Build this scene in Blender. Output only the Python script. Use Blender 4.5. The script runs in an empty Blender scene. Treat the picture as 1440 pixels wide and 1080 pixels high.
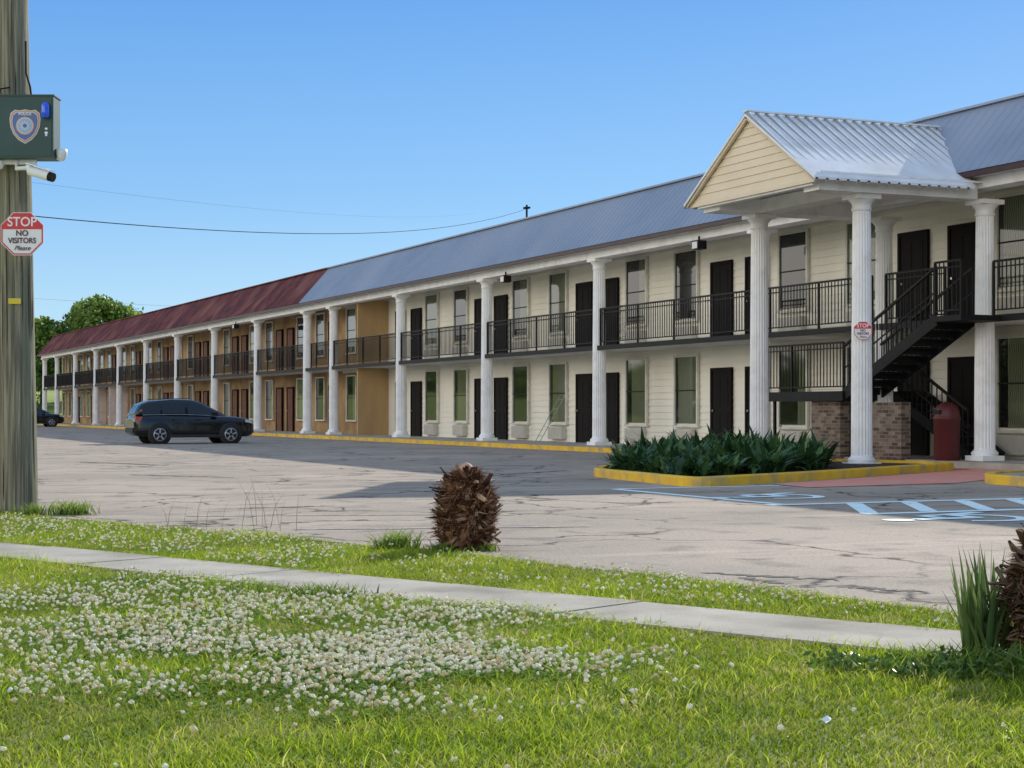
import bpy, math, random
import numpy as np
from mathutils import Vector, Matrix
random.seed(7); rng=np.random.default_rng(7)
S=bpy.context.scene
COL=S.collection
TH=math.atan(1066/2400); c_=math.cos(TH); s_=math.sin(TH)
HC=1.12
def RD(r,d,z=0.0): return Vector((r*c_+d*s_, d*c_-r*s_, z))   # street frame -> world
# ---------------------------------------------------------------- materials
def nt(m):
    m.use_nodes=True; t=m.node_tree; return t,t.nodes,t.links
def M(name,c1,c2=None,scale=3.0,rough=.6,metal=0.0,bump=0.0,bscale=40,detail=6,spec=.5,c3=None,scale3=.4,stretch=(1,1,1),lo=.35,hi=.65,coat=0):
    m=bpy.data.materials.new(name); t,n,l=nt(m); b=n['Principled BSDF']
    b.inputs['Roughness'].default_value=rough; b.inputs['Metallic'].default_value=metal
    b.inputs['Specular IOR Level'].default_value=spec; b.inputs['Coat Weight'].default_value=coat
    tc=n.new('ShaderNodeTexCoord'); mp=n.new('ShaderNodeMapping'); mp.inputs['Scale'].default_value=stretch
    l.new(tc.outputs['Object'],mp.inputs[0])
    if c2 is None: c2=tuple(x*.82 for x in c1)
    nz=n.new('ShaderNodeTexNoise'); nz.inputs['Scale'].default_value=scale; nz.inputs['Detail'].default_value=detail
    l.new(mp.outputs[0],nz.inputs[0])
    mr=n.new('ShaderNodeMapRange'); mr.inputs[1].default_value=lo; mr.inputs[2].default_value=hi
    l.new(nz.outputs[0],mr.inputs[0])
    mx=n.new('ShaderNodeMix'); mx.data_type='RGBA'; mx.inputs[6].default_value=(*c1,1); mx.inputs[7].default_value=(*c2,1)
    l.new(mr.outputs[0],mx.inputs[0]); out=mx.outputs[2]
    if c3:
        n3=n.new('ShaderNodeTexNoise'); n3.inputs['Scale'].default_value=scale3; n3.inputs['Detail'].default_value=5
        l.new(mp.outputs[0],n3.inputs[0])
        m3=n.new('ShaderNodeMapRange'); m3.inputs[1].default_value=.48; m3.inputs[2].default_value=.7
        l.new(n3.outputs[0],m3.inputs[0])
        x3=n.new('ShaderNodeMix'); x3.data_type='RGBA'; l.new(m3.outputs[0],x3.inputs[0]); l.new(out,x3.inputs[6]); x3.inputs[7].default_value=(*c3,1); out=x3.outputs[2]
    l.new(out,b.inputs['Base Color'])
    if bump>0:
        nb=n.new('ShaderNodeTexNoise'); nb.inputs['Scale'].default_value=bscale; nb.inputs['Detail'].default_value=4
        l.new(mp.outputs[0],nb.inputs[0]); bp=n.new('ShaderNodeBump'); bp.inputs['Strength'].default_value=bump; bp.inputs['Distance'].default_value=.02
        l.new(nb.outputs[0],bp.inputs['Height']); l.new(bp.outputs[0],b.inputs['Normal'])
    return m
def leafmat(name,dark,mid,light,trans=.4,zgrad=None,nscale=.8,dry=None,rough=.45,spec=.35):
    m=bpy.data.materials.new(name); t,n,l=nt(m)
    for x in list(n):
        if x.type=='BSDF_PRINCIPLED': n.remove(x)
    out=[x for x in n if x.type=='OUTPUT_MATERIAL'][0]
    g=n.new('ShaderNodeNewGeometry'); rp=n.new('ShaderNodeValToRGB')
    e=rp.color_ramp.elements; e[0].color=(*dark,1); e[1].color=(*light,1); x=e.new(.5); x.color=(*mid,1)
    if dry: x=e.new(.93); x.color=(*light,1); e[-1].color=(*dry,1)
    nz=n.new('ShaderNodeTexNoise'); nz.inputs['Scale'].default_value=nscale; nz.inputs['Detail'].default_value=4
    l.new(g.outputs['Position'],nz.inputs[0])
    mr=n.new('ShaderNodeMapRange'); mr.inputs[1].default_value=.3; mr.inputs[2].default_value=.7; mr.inputs[3].default_value=-.28; mr.inputs[4].default_value=.28
    l.new(nz.outputs[0],mr.inputs[0])
    ad=n.new('ShaderNodeMath'); ad.operation='ADD'; l.new(g.outputs['Random Per Island'],ad.inputs[0]); l.new(mr.outputs[0],ad.inputs[1]); ad.use_clamp=True
    l.new(ad.outputs[0],rp.inputs[0]); col=rp.outputs[0]
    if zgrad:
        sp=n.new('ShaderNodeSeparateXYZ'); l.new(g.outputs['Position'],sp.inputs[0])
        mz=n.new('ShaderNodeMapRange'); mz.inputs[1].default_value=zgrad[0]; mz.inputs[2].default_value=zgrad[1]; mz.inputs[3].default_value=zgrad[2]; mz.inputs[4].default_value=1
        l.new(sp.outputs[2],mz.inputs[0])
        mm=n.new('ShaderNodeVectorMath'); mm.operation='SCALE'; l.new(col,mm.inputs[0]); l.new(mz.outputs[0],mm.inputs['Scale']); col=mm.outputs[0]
    d=n.new('ShaderNodeBsdfPrincipled'); d.inputs['Roughness'].default_value=rough; d.inputs['Specular IOR Level'].default_value=spec
    tr=n.new('ShaderNodeBsdfTranslucent'); l.new(col,d.inputs['Base Color'])
    l.new(col,tr.inputs[0]); mx=n.new('ShaderNodeMixShader'); mx.inputs[0].default_value=trans
    l.new(d.outputs[0],mx.inputs[1]); l.new(tr.outputs[0],mx.inputs[2]); l.new(mx.outputs[0],out.inputs[0])
    return m
# ---------------------------------------------------------------- mesh builder
class MB:
    def __init__(s): s.v=[]; s.f=[]; s.m=[]; s.sm=[]
    def add(s,vs,fs,mi=0,sm=False):
        o=len(s.v); s.v+= [tuple(p) for p in vs]
        for f in fs: s.f.append([i+o for i in f]); s.m.append(mi); s.sm.append(sm)
    def box(s,x0,x1,y0,y1,z0,z1,mi=0):
        s.add([(x0,y0,z0),(x1,y0,z0),(x1,y1,z0),(x0,y1,z0),(x0,y0,z1),(x1,y0,z1),(x1,y1,z1),(x0,y1,z1)],
              [(0,3,2,1),(4,5,6,7),(0,1,5,4),(1,2,6,5),(2,3,7,6),(3,0,4,7)],mi)
    def beam(s,a,b,w,h,mi=0):
        a=Vector(a);b=Vector(b);d=(b-a).normalized(); up=Vector((0,0,1)) if abs(d.z)<.95 else Vector((1,0,0))
        sx=d.cross(up).normalized(); u=sx.cross(d).normalized(); vs=[]
        for p in (a,b):
            for q in ((-1,-1),(1,-1),(1,1),(-1,1)): vs.append(p+sx*q[0]*w/2+u*q[1]*h/2)
        s.add(vs,[(0,3,2,1),(4,5,6,7),(0,1,5,4),(1,2,6,5),(2,3,7,6),(3,0,4,7)],mi)
    def rings(s,rs,mi=0,cap=True,sm=True):
        n=len(rs[0]); vs=[p for r in rs for p in r]; fs=[]
        for i in range(len(rs)-1):
            for j in range(n): k=(j+1)%n; fs.append((i*n+j,i*n+k,(i+1)*n+k,(i+1)*n+j))
        s.add(vs,fs,mi,sm)
        if cap: s.add(rs[0],[tuple(range(n))[::-1]],mi); s.add(rs[-1],[tuple(range(n))],mi)
    def lathe(s,prof,c=(0,0,0),n=24,mi=0,axis='z',sm=True,flute=0,cap=True):
        rs=[]
        for (r,h,*fl) in prof:
            ring=[]
            for j in range(n):
                a=2*math.pi*j/n; rr=r*(1-(flute if (fl and fl[0] and j%2) else 0))
                x,y=rr*math.cos(a),rr*math.sin(a)
                p={'z':(x,y,h),'y':(x,h,y),'x':(h,x,y)}[axis]
                ring.append((c[0]+p[0],c[1]+p[1],c[2]+p[2]))
            rs.append(ring)
        s.rings(rs,mi,cap,sm)
    def tube(s,pts,r,n=8,mi=0):
        rs=[]; pts=[Vector(p) for p in pts]
        for i,p in enumerate(pts):
            d=(pts[min(i+1,len(pts)-1)]-pts[max(i-1,0)]).normalized(); up=Vector((0,0,1)) if abs(d.z)<.9 else Vector((1,0,0))
            a=d.cross(up).normalized(); b=a.cross(d); rr=r[i] if isinstance(r,(list,tuple)) else r
            rs.append([p+a*rr*math.cos(2*math.pi*j/n)+b*rr*math.sin(2*math.pi*j/n) for j in range(n)])
        s.rings(rs,mi)
WO={}
def setup(o,org,parent,rot=0):
    if parent is not None:
        o.parent=parent; po,pr=WO[parent.name]
        v=Vector(org)-po; v.rotate(Matrix.Rotation(-pr,3,'Z')); o.location=v; o.rotation_euler[2]=rot
        WO[o.name]=(Vector(org),pr+rot)
    else:
        o.location=org; o.rotation_euler[2]=rot; WO[o.name]=(Vector(org),rot)
def make(name,mb,mats,parent=None,org=(0,0,0),rot=0,local=False,label=None,cat=None,kind=None,group=None,sharp=None):
    me=bpy.data.meshes.new(name); o=Vector(org)
    vs=mb.v if local else [(p[0]-o.x,p[1]-o.y,p[2]-o.z) for p in mb.v]
    me.from_pydata(vs,[],mb.f)
    for m in (mats if isinstance(mats,(list,tuple)) else [mats]): me.materials.append(m)
    me.polygons.foreach_set('material_index',mb.m); me.polygons.foreach_set('use_smooth',mb.sm); me.update()
    ob=bpy.data.objects.new(name,me); COL.objects.link(ob); setup(ob,org,parent,rot); props(ob,label,cat,kind,group); return ob
def props(ob,label=None,cat=None,kind=None,group=None):
    if label: ob['label']=label
    if cat: ob['category']=cat
    if kind: ob['kind']=kind
    if group: ob['group']=group
def empty(name,org,label,cat,rot=0,group=None,parent=None):
    e=bpy.data.objects.new(name,None); e.empty_display_size=.3; COL.objects.link(e); setup(e,org,parent,rot); props(e,label,cat,None,group); return e
def copyobj(src,org,parent=None,rot=0):
    o=src.copy(); COL.objects.link(o); setup(o,org,parent,rot); return o
def copytree(src,dorg,parent=None,rot=0,mesh=None):
    o=src.copy(); COL.objects.link(o); setup(o,dorg,parent,rot)
    for ch in [k for k in SRC_CH[src.name]]:
        k=ch.copy(); COL.objects.link(k); k.parent=o
    return o
SRC_CH={}
def np_quads(name,V,Q,mat,parent=None,org=(0,0,0),label=None,cat=None,kind=None,smooth=False):
    V=np.asarray(V,dtype=np.float32)-np.array(org,dtype=np.float32); Q=np.asarray(Q,dtype=np.int32)
    me=bpy.data.meshes.new(name); me.vertices.add(len(V)); me.vertices.foreach_set('co',V.ravel())
    me.loops.add(Q.size); me.loops.foreach_set('vertex_index',Q.ravel())
    me.polygons.add(len(Q)); me.polygons.foreach_set('loop_start',np.arange(0,Q.size,4,dtype=np.int32)); me.polygons.foreach_set('loop_total',np.full(len(Q),4,dtype=np.int32))
    if smooth: me.polygons.foreach_set('use_smooth',np.ones(len(Q),dtype=bool))
    me.materials.append(mat); me.update(calc_edges=True)
    ob=bpy.data.objects.new(name,me); COL.objects.link(ob); setup(ob,org,parent); props(ob,label,cat,kind); return ob
def cards(C,size,up=None):
    N=len(C); a=rng.normal(size=(N,3)); a/=np.linalg.norm(a,axis=1)[:,None]
    b=rng.normal(size=(N,3)); b-= (a*b).sum(1)[:,None]*a; b/=np.linalg.norm(b,axis=1)[:,None]
    sz=size*(.6+.8*rng.random(N))[:,None]; a=a*sz; b=b*sz*.55
    V=np.stack([C-a,C+b,C+a,C-b],1).reshape(-1,3); Q=np.arange(4*N).reshape(N,4); return V,Q
def text(name,body,size,loc,mat,parent,extr=.002,align='CENTER',shear=0,rotz=0,squash=1,bold=0):
    cu=bpy.data.curves.new(name,'FONT'); cu.body=body; cu.size=size; cu.align_x=align; cu.align_y='CENTER'; cu.extrude=extr; cu.shear=shear; cu.offset=bold
    o=bpy.data.objects.new('tmp',cu); COL.objects.link(o); bpy.context.view_layer.update()
    me=bpy.data.meshes.new_from_object(o.evaluated_get(bpy.context.evaluated_depsgraph_get())); bpy.data.objects.remove(o)
    me.name=name; me.transform(Matrix.Rotation(math.radians(90),4,'X')@Matrix.Diagonal((squash,1,1,1))); me.materials.clear(); me.materials.append(mat)
    ob=bpy.data.objects.new(name,me); COL.objects.link(ob); ob.parent=parent; ob.location=loc; ob.rotation_euler[2]=rotz; return ob

# ---------------------------------------------------------------- palette
white=M('white_paint',(.92,.92,.92),(.87,.87,.87),scale=1.5,rough=.5,c3=(.78,.77,.75),scale3=3)
soffit=M('soffit_paint',(.78,.76,.72),rough=.7)
cream=M('cream_siding',(.90,.86,.75),(.85,.81,.70),scale=.7,rough=.6,c3=(.76,.72,.61),scale3=.5,stretch=(1,1,.4))
gable_m=M('gable_siding',(.77,.66,.49),(.73,.62,.45),scale=2,rough=.6)
tan_trim=M('tan_trim',(.68,.57,.41),rough=.5)
ochre=M('ochre_stucco',(.46,.29,.13),(.32,.19,.08),scale=1.2,rough=.8,bump=.2,c3=(.22,.12,.05),scale3=.5)
tanboard=M('plywood',(.50,.33,.15),(.43,.28,.13),scale=3,rough=.7,stretch=(1,1,.2))
pinkwall=M('pale_stucco',(.8,.68,.62),rough=.7)
black=M('black_iron',(.008,.008,.010),(.014,.013,.013),rough=.6,spec=.25)
wireb=M('wire_black',(.03,.03,.035),rough=.95,spec=.05)
doorblk=M('dark_door',(.006,.005,.005),(.010,.007,.007),rough=.7,spec=.15)
doorred=M('rust_door',(.17,.055,.025),(.11,.035,.018),rough=.6,spec=.3)
trimg=M('window_trim',(.72,.7,.62),rough=.5)
acm=M('air_conditioner_metal',(.58,.56,.50),(.5,.48,.42),rough=.5)
steel=M('steel',(.5,.5,.5),rough=.3,metal=.9)
maroon=M('maroon_fascia',(.06,.02,.022),(.035,.015,.015),rough=.5)
greyroof=M('grey_metal_roof',(.25,.31,.41),(.215,.27,.37),scale=1.2,rough=.5,metal=.1,c3=(.29,.34,.43),scale3=.3)
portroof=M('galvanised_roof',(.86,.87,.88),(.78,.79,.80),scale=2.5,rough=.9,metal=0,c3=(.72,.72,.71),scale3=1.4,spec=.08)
ribshade=M('galvanised_rib_painted_shade',(.34,.36,.39),(.28,.30,.33),rough=.9,spec=.08)  # shade on one side of each rib, painted as a darker galvanised tone
redroof=M('red_metal_roof',(.145,.033,.034),(.072,.018,.022),scale=1.3,rough=.7,c3=(.22,.085,.065),scale3=.6,spec=.2,lo=.42,hi=.58)
flatroof=M('flat_roof',(.3,.3,.3),rough=.8)
concrete=M('concrete',(.46,.43,.38),(.36,.34,.30),scale=2.2,rough=.85,bump=.3,bscale=60,c3=(.27,.25,.22),scale3=1.2)
walkcon=M('grey_walk_concrete',(.50,.455,.375),(.39,.355,.29),scale=1.8,rough=.9,bump=.4,bscale=70,c3=(.28,.25,.20),scale3=1.3,spec=.2)
yellow=M('yellow_kerb_paint',(.88,.55,.03),(.78,.46,.03),scale=3,rough=.7,bump=.3,c3=(.42,.32,.16),scale3=2.5)
pink=M('faded_red_walk',(.86,.32,.23),(.76,.28,.20),scale=2,rough=.8,c3=(.6,.38,.32),scale3=1.5)
soil=M('mulch',(.06,.035,.02),(.03,.02,.012),scale=15,rough=.95,bump=.8)
redp=M('maroon_bin_plastic',(.10,.013,.015),rough=.5)
bulb=M('lamp_glass',(.7,.7,.7),rough=.1)

def asphalt_mat():
    m=bpy.data.materials.new('asphalt'); t,n,l=nt(m); b=n['Principled BSDF']; b.inputs['Roughness'].default_value=.92; b.inputs['Specular IOR Level'].default_value=.2
    tc=n.new('ShaderNodeTexCoord')
    def noise(sc,det=8,dist=0,st=None):
        x=n.new('ShaderNodeTexNoise'); x.inputs['Scale'].default_value=sc; x.inputs['Detail'].default_value=det; x.inputs['Distortion'].default_value=dist
        if st:
            mp=n.new('ShaderNodeMapping'); mp.inputs['Scale'].default_value=st; l.new(tc.outputs['Object'],mp.inputs[0]); l.new(mp.outputs[0],x.inputs[0])
        else: l.new(tc.outputs['Object'],x.inputs[0])
        return x
    def rngm(x,a,bb,c=0,d=1):
        r=n.new('ShaderNodeMapRange'); r.inputs[1].default_value=a; r.inputs[2].default_value=bb; r.inputs[3].default_value=c; r.inputs[4].default_value=d; l.new(x.outputs[0],r.inputs[0]); return r
    def mix(f,a,bb):
        x=n.new('ShaderNodeMix'); x.data_type='RGBA'; l.new(f.outputs[0],x.inputs[0])
        if isinstance(a,tuple): x.inputs[6].default_value=(*a,1)
        else: l.new(a.outputs[2],x.inputs[6])
        x.inputs[7].default_value=(*bb,1); return x
    A=mix(rngm(noise(.3,6),.38,.62),(.44,.36,.28),(.33,.275,.22))
    B=mix(rngm(noise(1.4,8,.5),.54,.68),A,(.22,.185,.15))
    C=mix(rngm(noise(.5,7,1.2,(.4,2.4,1)),.55,.65,0,.6),B,(.56,.45,.345))
    D=mix(rngm(noise(60,3),.5,.75,0,.7),C,(.56,.48,.40))
    E=mix(rngm(noise(35,3),.55,.72,0,.6),D,(.12,.105,.09))
    vo=n.new('ShaderNodeTexVoronoi'); vo.feature='DISTANCE_TO_EDGE'; vo.inputs['Scale'].default_value=.4
    nd=noise(1.3,5); va=n.new('ShaderNodeVectorMath'); va.operation='SCALE'; va.inputs['Scale'].default_value=1.1; l.new(nd.outputs['Color'],va.inputs[0])
    ad=n.new('ShaderNodeVectorMath'); l.new(tc.outputs['Object'],ad.inputs[0]); l.new(va.outputs[0],ad.inputs[1]); l.new(ad.outputs[0],vo.inputs['Vector'])
    cr=rngm(vo,0,.018,1,0); mk=rngm(noise(.25,3),.43,.51); mu=n.new('ShaderNodeMath'); mu.operation='MULTIPLY'; l.new(cr.outputs[0],mu.inputs[0]); l.new(mk.outputs[0],mu.inputs[1])
    F=mix(mu,E,(.035,.032,.028))
    l.new(F.outputs[2],b.inputs['Base Color'])
    bp=n.new('ShaderNodeBump'); bp.inputs['Strength'].default_value=.6; bp.inputs['Distance'].default_value=.01; nb=noise(90,3); l.new(nb.outputs[0],bp.inputs['Height']); l.new(bp.outputs[0],b.inputs['Normal'])
    return m
asph=asphalt_mat()
def worn(name,col,thr=.5):
    m=bpy.data.materials.new(name); t,n,l=nt(m); b=n['Principled BSDF']; b.inputs['Roughness'].default_value=.8
    tc=n.new('ShaderNodeTexCoord'); nz=n.new('ShaderNodeTexNoise'); nz.inputs['Scale'].default_value=7; nz.inputs['Detail'].default_value=8; l.new(tc.outputs['Object'],nz.inputs[0])
    r=n.new('ShaderNodeMapRange'); r.inputs[1].default_value=thr-.05; r.inputs[2].default_value=thr+.12; l.new(nz.outputs[0],r.inputs[0])
    mx=n.new('ShaderNodeMix'); mx.data_type='RGBA'; mx.inputs[6].default_value=(*col,1); mx.inputs[7].default_value=(.34,.29,.24,1); l.new(r.outputs[0],mx.inputs[0]); l.new(mx.outputs[2],b.inputs['Base Color']); return m
linew=worn('worn_white_marking',(.60,.55,.5),.42); lineb=worn('worn_blue_marking',(.82,.98,.97),.64)

def glass_mat():
    m=bpy.data.materials.new('window_glass'); t,n,l=nt(m); b=n['Principled BSDF']
    b.inputs['Roughness'].default_value=.04; b.inputs['Specular IOR Level'].default_value=.7; b.inputs['IOR'].default_value=1.5
    tc=n.new('ShaderNodeTexCoord'); oi=n.new('ShaderNodeObjectInfo')
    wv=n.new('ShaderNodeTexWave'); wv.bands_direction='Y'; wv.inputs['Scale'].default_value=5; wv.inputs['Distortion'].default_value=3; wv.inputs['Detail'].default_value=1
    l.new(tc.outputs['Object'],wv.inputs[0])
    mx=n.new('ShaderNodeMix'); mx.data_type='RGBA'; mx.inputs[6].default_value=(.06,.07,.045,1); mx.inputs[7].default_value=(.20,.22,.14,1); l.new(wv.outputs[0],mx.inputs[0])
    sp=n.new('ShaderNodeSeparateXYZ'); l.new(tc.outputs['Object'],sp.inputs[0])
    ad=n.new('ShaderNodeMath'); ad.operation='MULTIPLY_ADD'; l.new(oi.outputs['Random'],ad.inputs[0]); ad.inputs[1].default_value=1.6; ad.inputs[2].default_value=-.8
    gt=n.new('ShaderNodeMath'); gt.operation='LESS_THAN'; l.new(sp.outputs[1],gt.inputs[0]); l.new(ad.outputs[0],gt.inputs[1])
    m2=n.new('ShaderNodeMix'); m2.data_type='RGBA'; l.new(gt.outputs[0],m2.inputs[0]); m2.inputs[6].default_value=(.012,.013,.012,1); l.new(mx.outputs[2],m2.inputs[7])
    l.new(m2.outputs[2],b.inputs['Base Color']); return m
glass=glass_mat()
def brick_mat():
    m=bpy.data.materials.new('brick'); t,n,l=nt(m); b=n['Principled BSDF']; b.inputs['Roughness'].default_value=.85
    tc=n.new('ShaderNodeTexCoord'); sp=n.new('ShaderNodeSeparateXYZ'); cb=n.new('ShaderNodeCombineXYZ'); l.new(tc.outputs['Object'],sp.inputs[0])
    a=n.new('ShaderNodeMath'); l.new(sp.outputs[0],a.inputs[0]); l.new(sp.outputs[1],a.inputs[1]); l.new(a.outputs[0],cb.inputs[0]); l.new(sp.outputs[2],cb.inputs[1])
    bt=n.new('ShaderNodeTexBrick'); l.new(cb.outputs[0],bt.inputs[0]); bt.inputs['Scale'].default_value=1; bt.inputs['Brick Width'].default_value=.21; bt.inputs['Row Height'].default_value=.075; bt.inputs['Mortar Size'].default_value=.008
    bt.inputs['Color1'].default_value=(.10,.065,.045,1); bt.inputs['Color2'].default_value=(.40,.31,.23,1); bt.inputs['Mortar'].default_value=(.28,.25,.21,1); bt.inputs['Bias'].default_value=-.1
    nz=n.new('ShaderNodeTexNoise'); nz.inputs['Scale'].default_value=6; l.new(tc.outputs['Object'],nz.inputs[0])
    mx=n.new('ShaderNodeMix'); mx.data_type='RGBA'; mx.blend_type='MULTIPLY'; mx.inputs[0].default_value=.5; l.new(bt.outputs[0],mx.inputs[6]); l.new(nz.outputs[0],mx.inputs[7])
    l.new(mx.outputs[2],b.inputs['Base Color']); return m
brick=brick_mat()

# ---------------------------------------------------------------- ground, roads
grassg=M('lawn_soil',(.15,.19,.03),(.20,.23,.045),scale=1.2,rough=.95,bump=.5,bscale=20,c3=(.22,.2,.08),scale3=.3)
mb=MB(); mb.add([(-900,-900,0),(900,-900,0),(900,1200,0),(-900,1200,0)],[(0,1,2,3)])
make('ground',mb,grassg,kind='structure')
edge=[(11,.5),(6,5.3),(3.6,8.2),(2.44,9.4),(1.9,10.2),(1.3,11.05),(.4,12.3),(-.68,13.6),(-2.2,15.2),(-4,17.0),(-6,19.2),(-8,21.6),(-14,28),(-30,45),(-62,77)]
pts=[]
for i in range(len(edge)-1):
    a,b=edge[i],edge[i+1]; L=math.hypot(a[0]-b[0],a[1]-b[1]); k=max(1,int(L/.25)) if i<11 else 1
    for j in range(k):
        t=j/k; jit=.05 if k>1 else 0
        pts.append(RD(a[0]+(b[0]-a[0])*t+random.uniform(-jit,jit),a[1]+(b[1]-a[1])*t+random.uniform(-jit,jit),.004))
pts.append(RD(-62,77,.004)); pts+= [Vector((-10,158,.004)),Vector((40,158,.004)),Vector((40,-4,.004))]
mb=MB(); mb.add(pts,[tuple(range(len(pts)))[::-1]]); make('car_park',mb,asph,kind='structure')
mb=MB(); u=Vector((.746,-.665)); nn=Vector((.665,.746))
for i in range(-14,4):
    L=1.5; a0=i*L+.006; a1=(i+1)*L-.006
    if a0>3.0-.1: break
    a1=min(a1,3.3)
    n0,n1=7.04,7.86
    q=[(a0,n0),(a1,n0),(a1,n1),(a0,n1)]
    w=[RD(*(u*a+nn*b)) for a,b in q]; z=.02+random.uniform(-.004,.004)
    mb.add([(p.x,p.y,-.05) for p in w]+[(p.x,p.y,z) for p in w],[(0,3,2,1),(4,5,6,7),(0,1,5,4),(1,2,6,5),(2,3,7,6),(3,0,4,7)])
make('sidewalk',mb,walkcon,kind='structure')
def strip(mb,a,b,w,z=.009):
    a=Vector(a);b=Vector(b);d=(b-a).normalized(); p=Vector((-d.y,d.x))*w/2
    mb.add([(*(a-p),z),(*(b-p),z),(*(b+p),z),(*(a+p),z)],[(0,1,2,3)])
mb=MB()
y=34.5
while y<146: strip(mb,(15.6,y),(20.6,y),.11); y+=2.75
for x0,x1,n0 in ((-12.2,-10.4,10.6),(-14.6,-12.6,11.2)):
    p0=RD(*(u*x0+nn*n0)); p1=RD(*(u*x1+nn*(n0+2.2))); strip(mb,p0.xy,p1.xy,.08)
make('parking_lines',mb,linew,kind='structure')
mb=MB()
strip(mb,(11.2,21.6),(11.2,17.35),.17); strip(mb,(11.2,21.65),(14.0,21.65),.15,.0095)
strip(mb,(10.95,17.2),(16.2,17.2),.2,.010); strip(mb,(10.95,15.3),(16.2,15.3),.2)
for k in range(7): strip(mb,(11.1+k*.8,15.4),(12.1+k*.8,17.1),.2,.0095)
strip(mb,(10.95,12.0),(16.2,12.0),.18)
def isa(mb,cx,cy,s=1.0,z=.0105):
    def P(x,y): return (cx+x*s,cy+y*s)
    N=16; R0,R1=.34,.46
    for k in range(13):
        a0=math.radians(-130+k*19);a1=math.radians(-130+(k+1)*19)
        q=[P(R0*math.cos(a0),R0*math.sin(a0)),P(R1*math.cos(a0),R1*math.sin(a0)),P(R1*math.cos(a1),R1*math.sin(a1)),P(R0*math.cos(a1),R0*math.sin(a1))]
        mb.add([(*p,z) for p in q],[(0,1,2,3)])
    strip(mb,P(-.55,0),P(.05,0),.16*s,z+.001); strip(mb,P(.05,-.03),P(.05,.4),.13*s,z+.002); strip(mb,P(.05,.4),P(.5,.55),.13*s,z+.001); strip(mb,P(-.25,.05),P(-.25,.35),.11*s,z+.002)
    mb.add([(*P(-.72+.13*math.cos(2*math.pi*i/N),.13*math.sin(2*math.pi*i/N)),z) for i in range(N)],[tuple(range(N))])
isa(mb,12.2,18.9,1.3); isa(mb,11.6,14.3,1.3)
make('accessible_bay_markings',mb,lineb,kind='structure')
tar=M('tar_patch',(.05,.046,.042),(.09,.08,.07),scale=8,rough=.9)
mb=MB()
for (x0,y0,x1,y1,w) in [(985,806,1185,818,.09),(1180,826,1300,834,.08),(330,716,470,712,.10),(560,690,640,694,.08),(180,668,330,672,.18),(1040,813,1110,823,.08),(700,668,800,662,.12),(110,650,240,655,.22)]:
    def G(x,y): d=2400*HC/(y-578); return RD((x-720)*d/2400,d)
    a=G(x0,y0).xy;b=G(x1,y1).xy; n=26; L=[];R=[]; pp=Vector((-(b-a).y,(b-a).x)).normalized()
    for i in range(n+1):
        t=i/n; c=a.lerp(b,t)+pp*random.uniform(-.05,.05); ww=w*math.sin(math.pi*t)**.5; L.append(c+pp*ww*random.uniform(.05,1)); R.append(c-pp*ww*random.uniform(.05,1))
    vs=[(*p,.0075) for p in L+R[::-1]]; mb.add(vs,[tuple(range(len(vs)))])
make('asphalt_patches',mb,tar,kind='structure')
mb=MB(); mb.box(21.0,23.95,33.2,149,-.05,.13); mb.box(21.6,23.95,15,33.2,-.05,.128)
make('walkway_pavement',mb,concrete,kind='structure')
mb=MB(); y=33.2
while y<149:
    L=2.4; mb.box(20.84,20.997,y+.008,y+L-.008,-.02,.135+random.uniform(-.004,.004)); y+=L
make('yellow_kerb',mb,yellow,kind='structure')
def kerbpoly(pts,w,h,name,closed=True,r=.5,inner=None,inz=.1):
    P=[];n=len(pts)
    for i,p in enumerate(pts):
        p=Vector(p); a=Vector(pts[i-1]); b=Vector(pts[(i+1)%n])
        if not closed and i in(0,n-1): P.append(p); continue
        rr=min(r,.45*(a-p).length,.45*(b-p).length); q0=p+(a-p).normalized()*rr; q1=p+(b-p).normalized()*rr
        for k in range(6): t=k/5; P.append(q0*(1-t)**2+p*2*t*(1-t)+q1*t*t)
    m=len(P); rings=[]; inn=[]
    for i in range(m):
        a=P[i-1] if (closed or i>0) else P[i]; b=P[(i+1)%m] if (closed or i<m-1) else P[i]
        d=(b-a).normalized(); o=Vector((d.y,-d.x))
        p=P[i]; ip=p-o*w; inn.append(ip)
        rings.append([(p.x,p.y,-.02),(p.x,p.y,h-.02),(p.x-o.x*.02,p.y-o.y*.02,h),(ip.x,ip.y,h),(ip.x,ip.y,-.02)])
    mb=MB()
    if closed: rings.append(rings[0])
    mb.rings(rings,cap=not closed,sm=False)
    make(name,mb,yellow,kind='structure')
    if inner: mb=MB(); mb.add([(p.x,p.y,inz) for p in inn],[tuple(range(len(inn)))]); make(inner[0],mb,inner[1],kind='structure')
bed=[(13.0,26.0),(12.5,21.6),(15.6,23.1),(21.1,26.25),(20.4,28.2),(19.4,32.2),(16.3,30.9)]
kerbpoly(bed,.16,.15,'planting_bed_kerb',True,.7,('planting_bed_soil',soil),.1)
kerbpoly([(24,24.2),(18.0,21.9),(17.2,20.9),(17.2,10)],.16,.15,'walk_kerb',False,.4)
mb=MB(); mb.add([(x,y,.012) for x,y in [(14.0,20.9),(17.0,21.3),(19.5,22.9),(24,24.6),(24,33.2),(19.5,33),(20.3,28.4),(21.15,26.1),(15.7,22.9),(14.2,22.2)]],[tuple(range(10))])
make('red_walk_paving',mb,pink,kind='structure')
mb=MB(); mb.add([(x,y,.12) for x,y in [(17.38,10),(17.38,20.8),(18.1,21.74),(24,24.0),(24,10)]],[tuple(range(5))]); make('side_walk_paving',mb,concrete,kind='structure')

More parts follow.
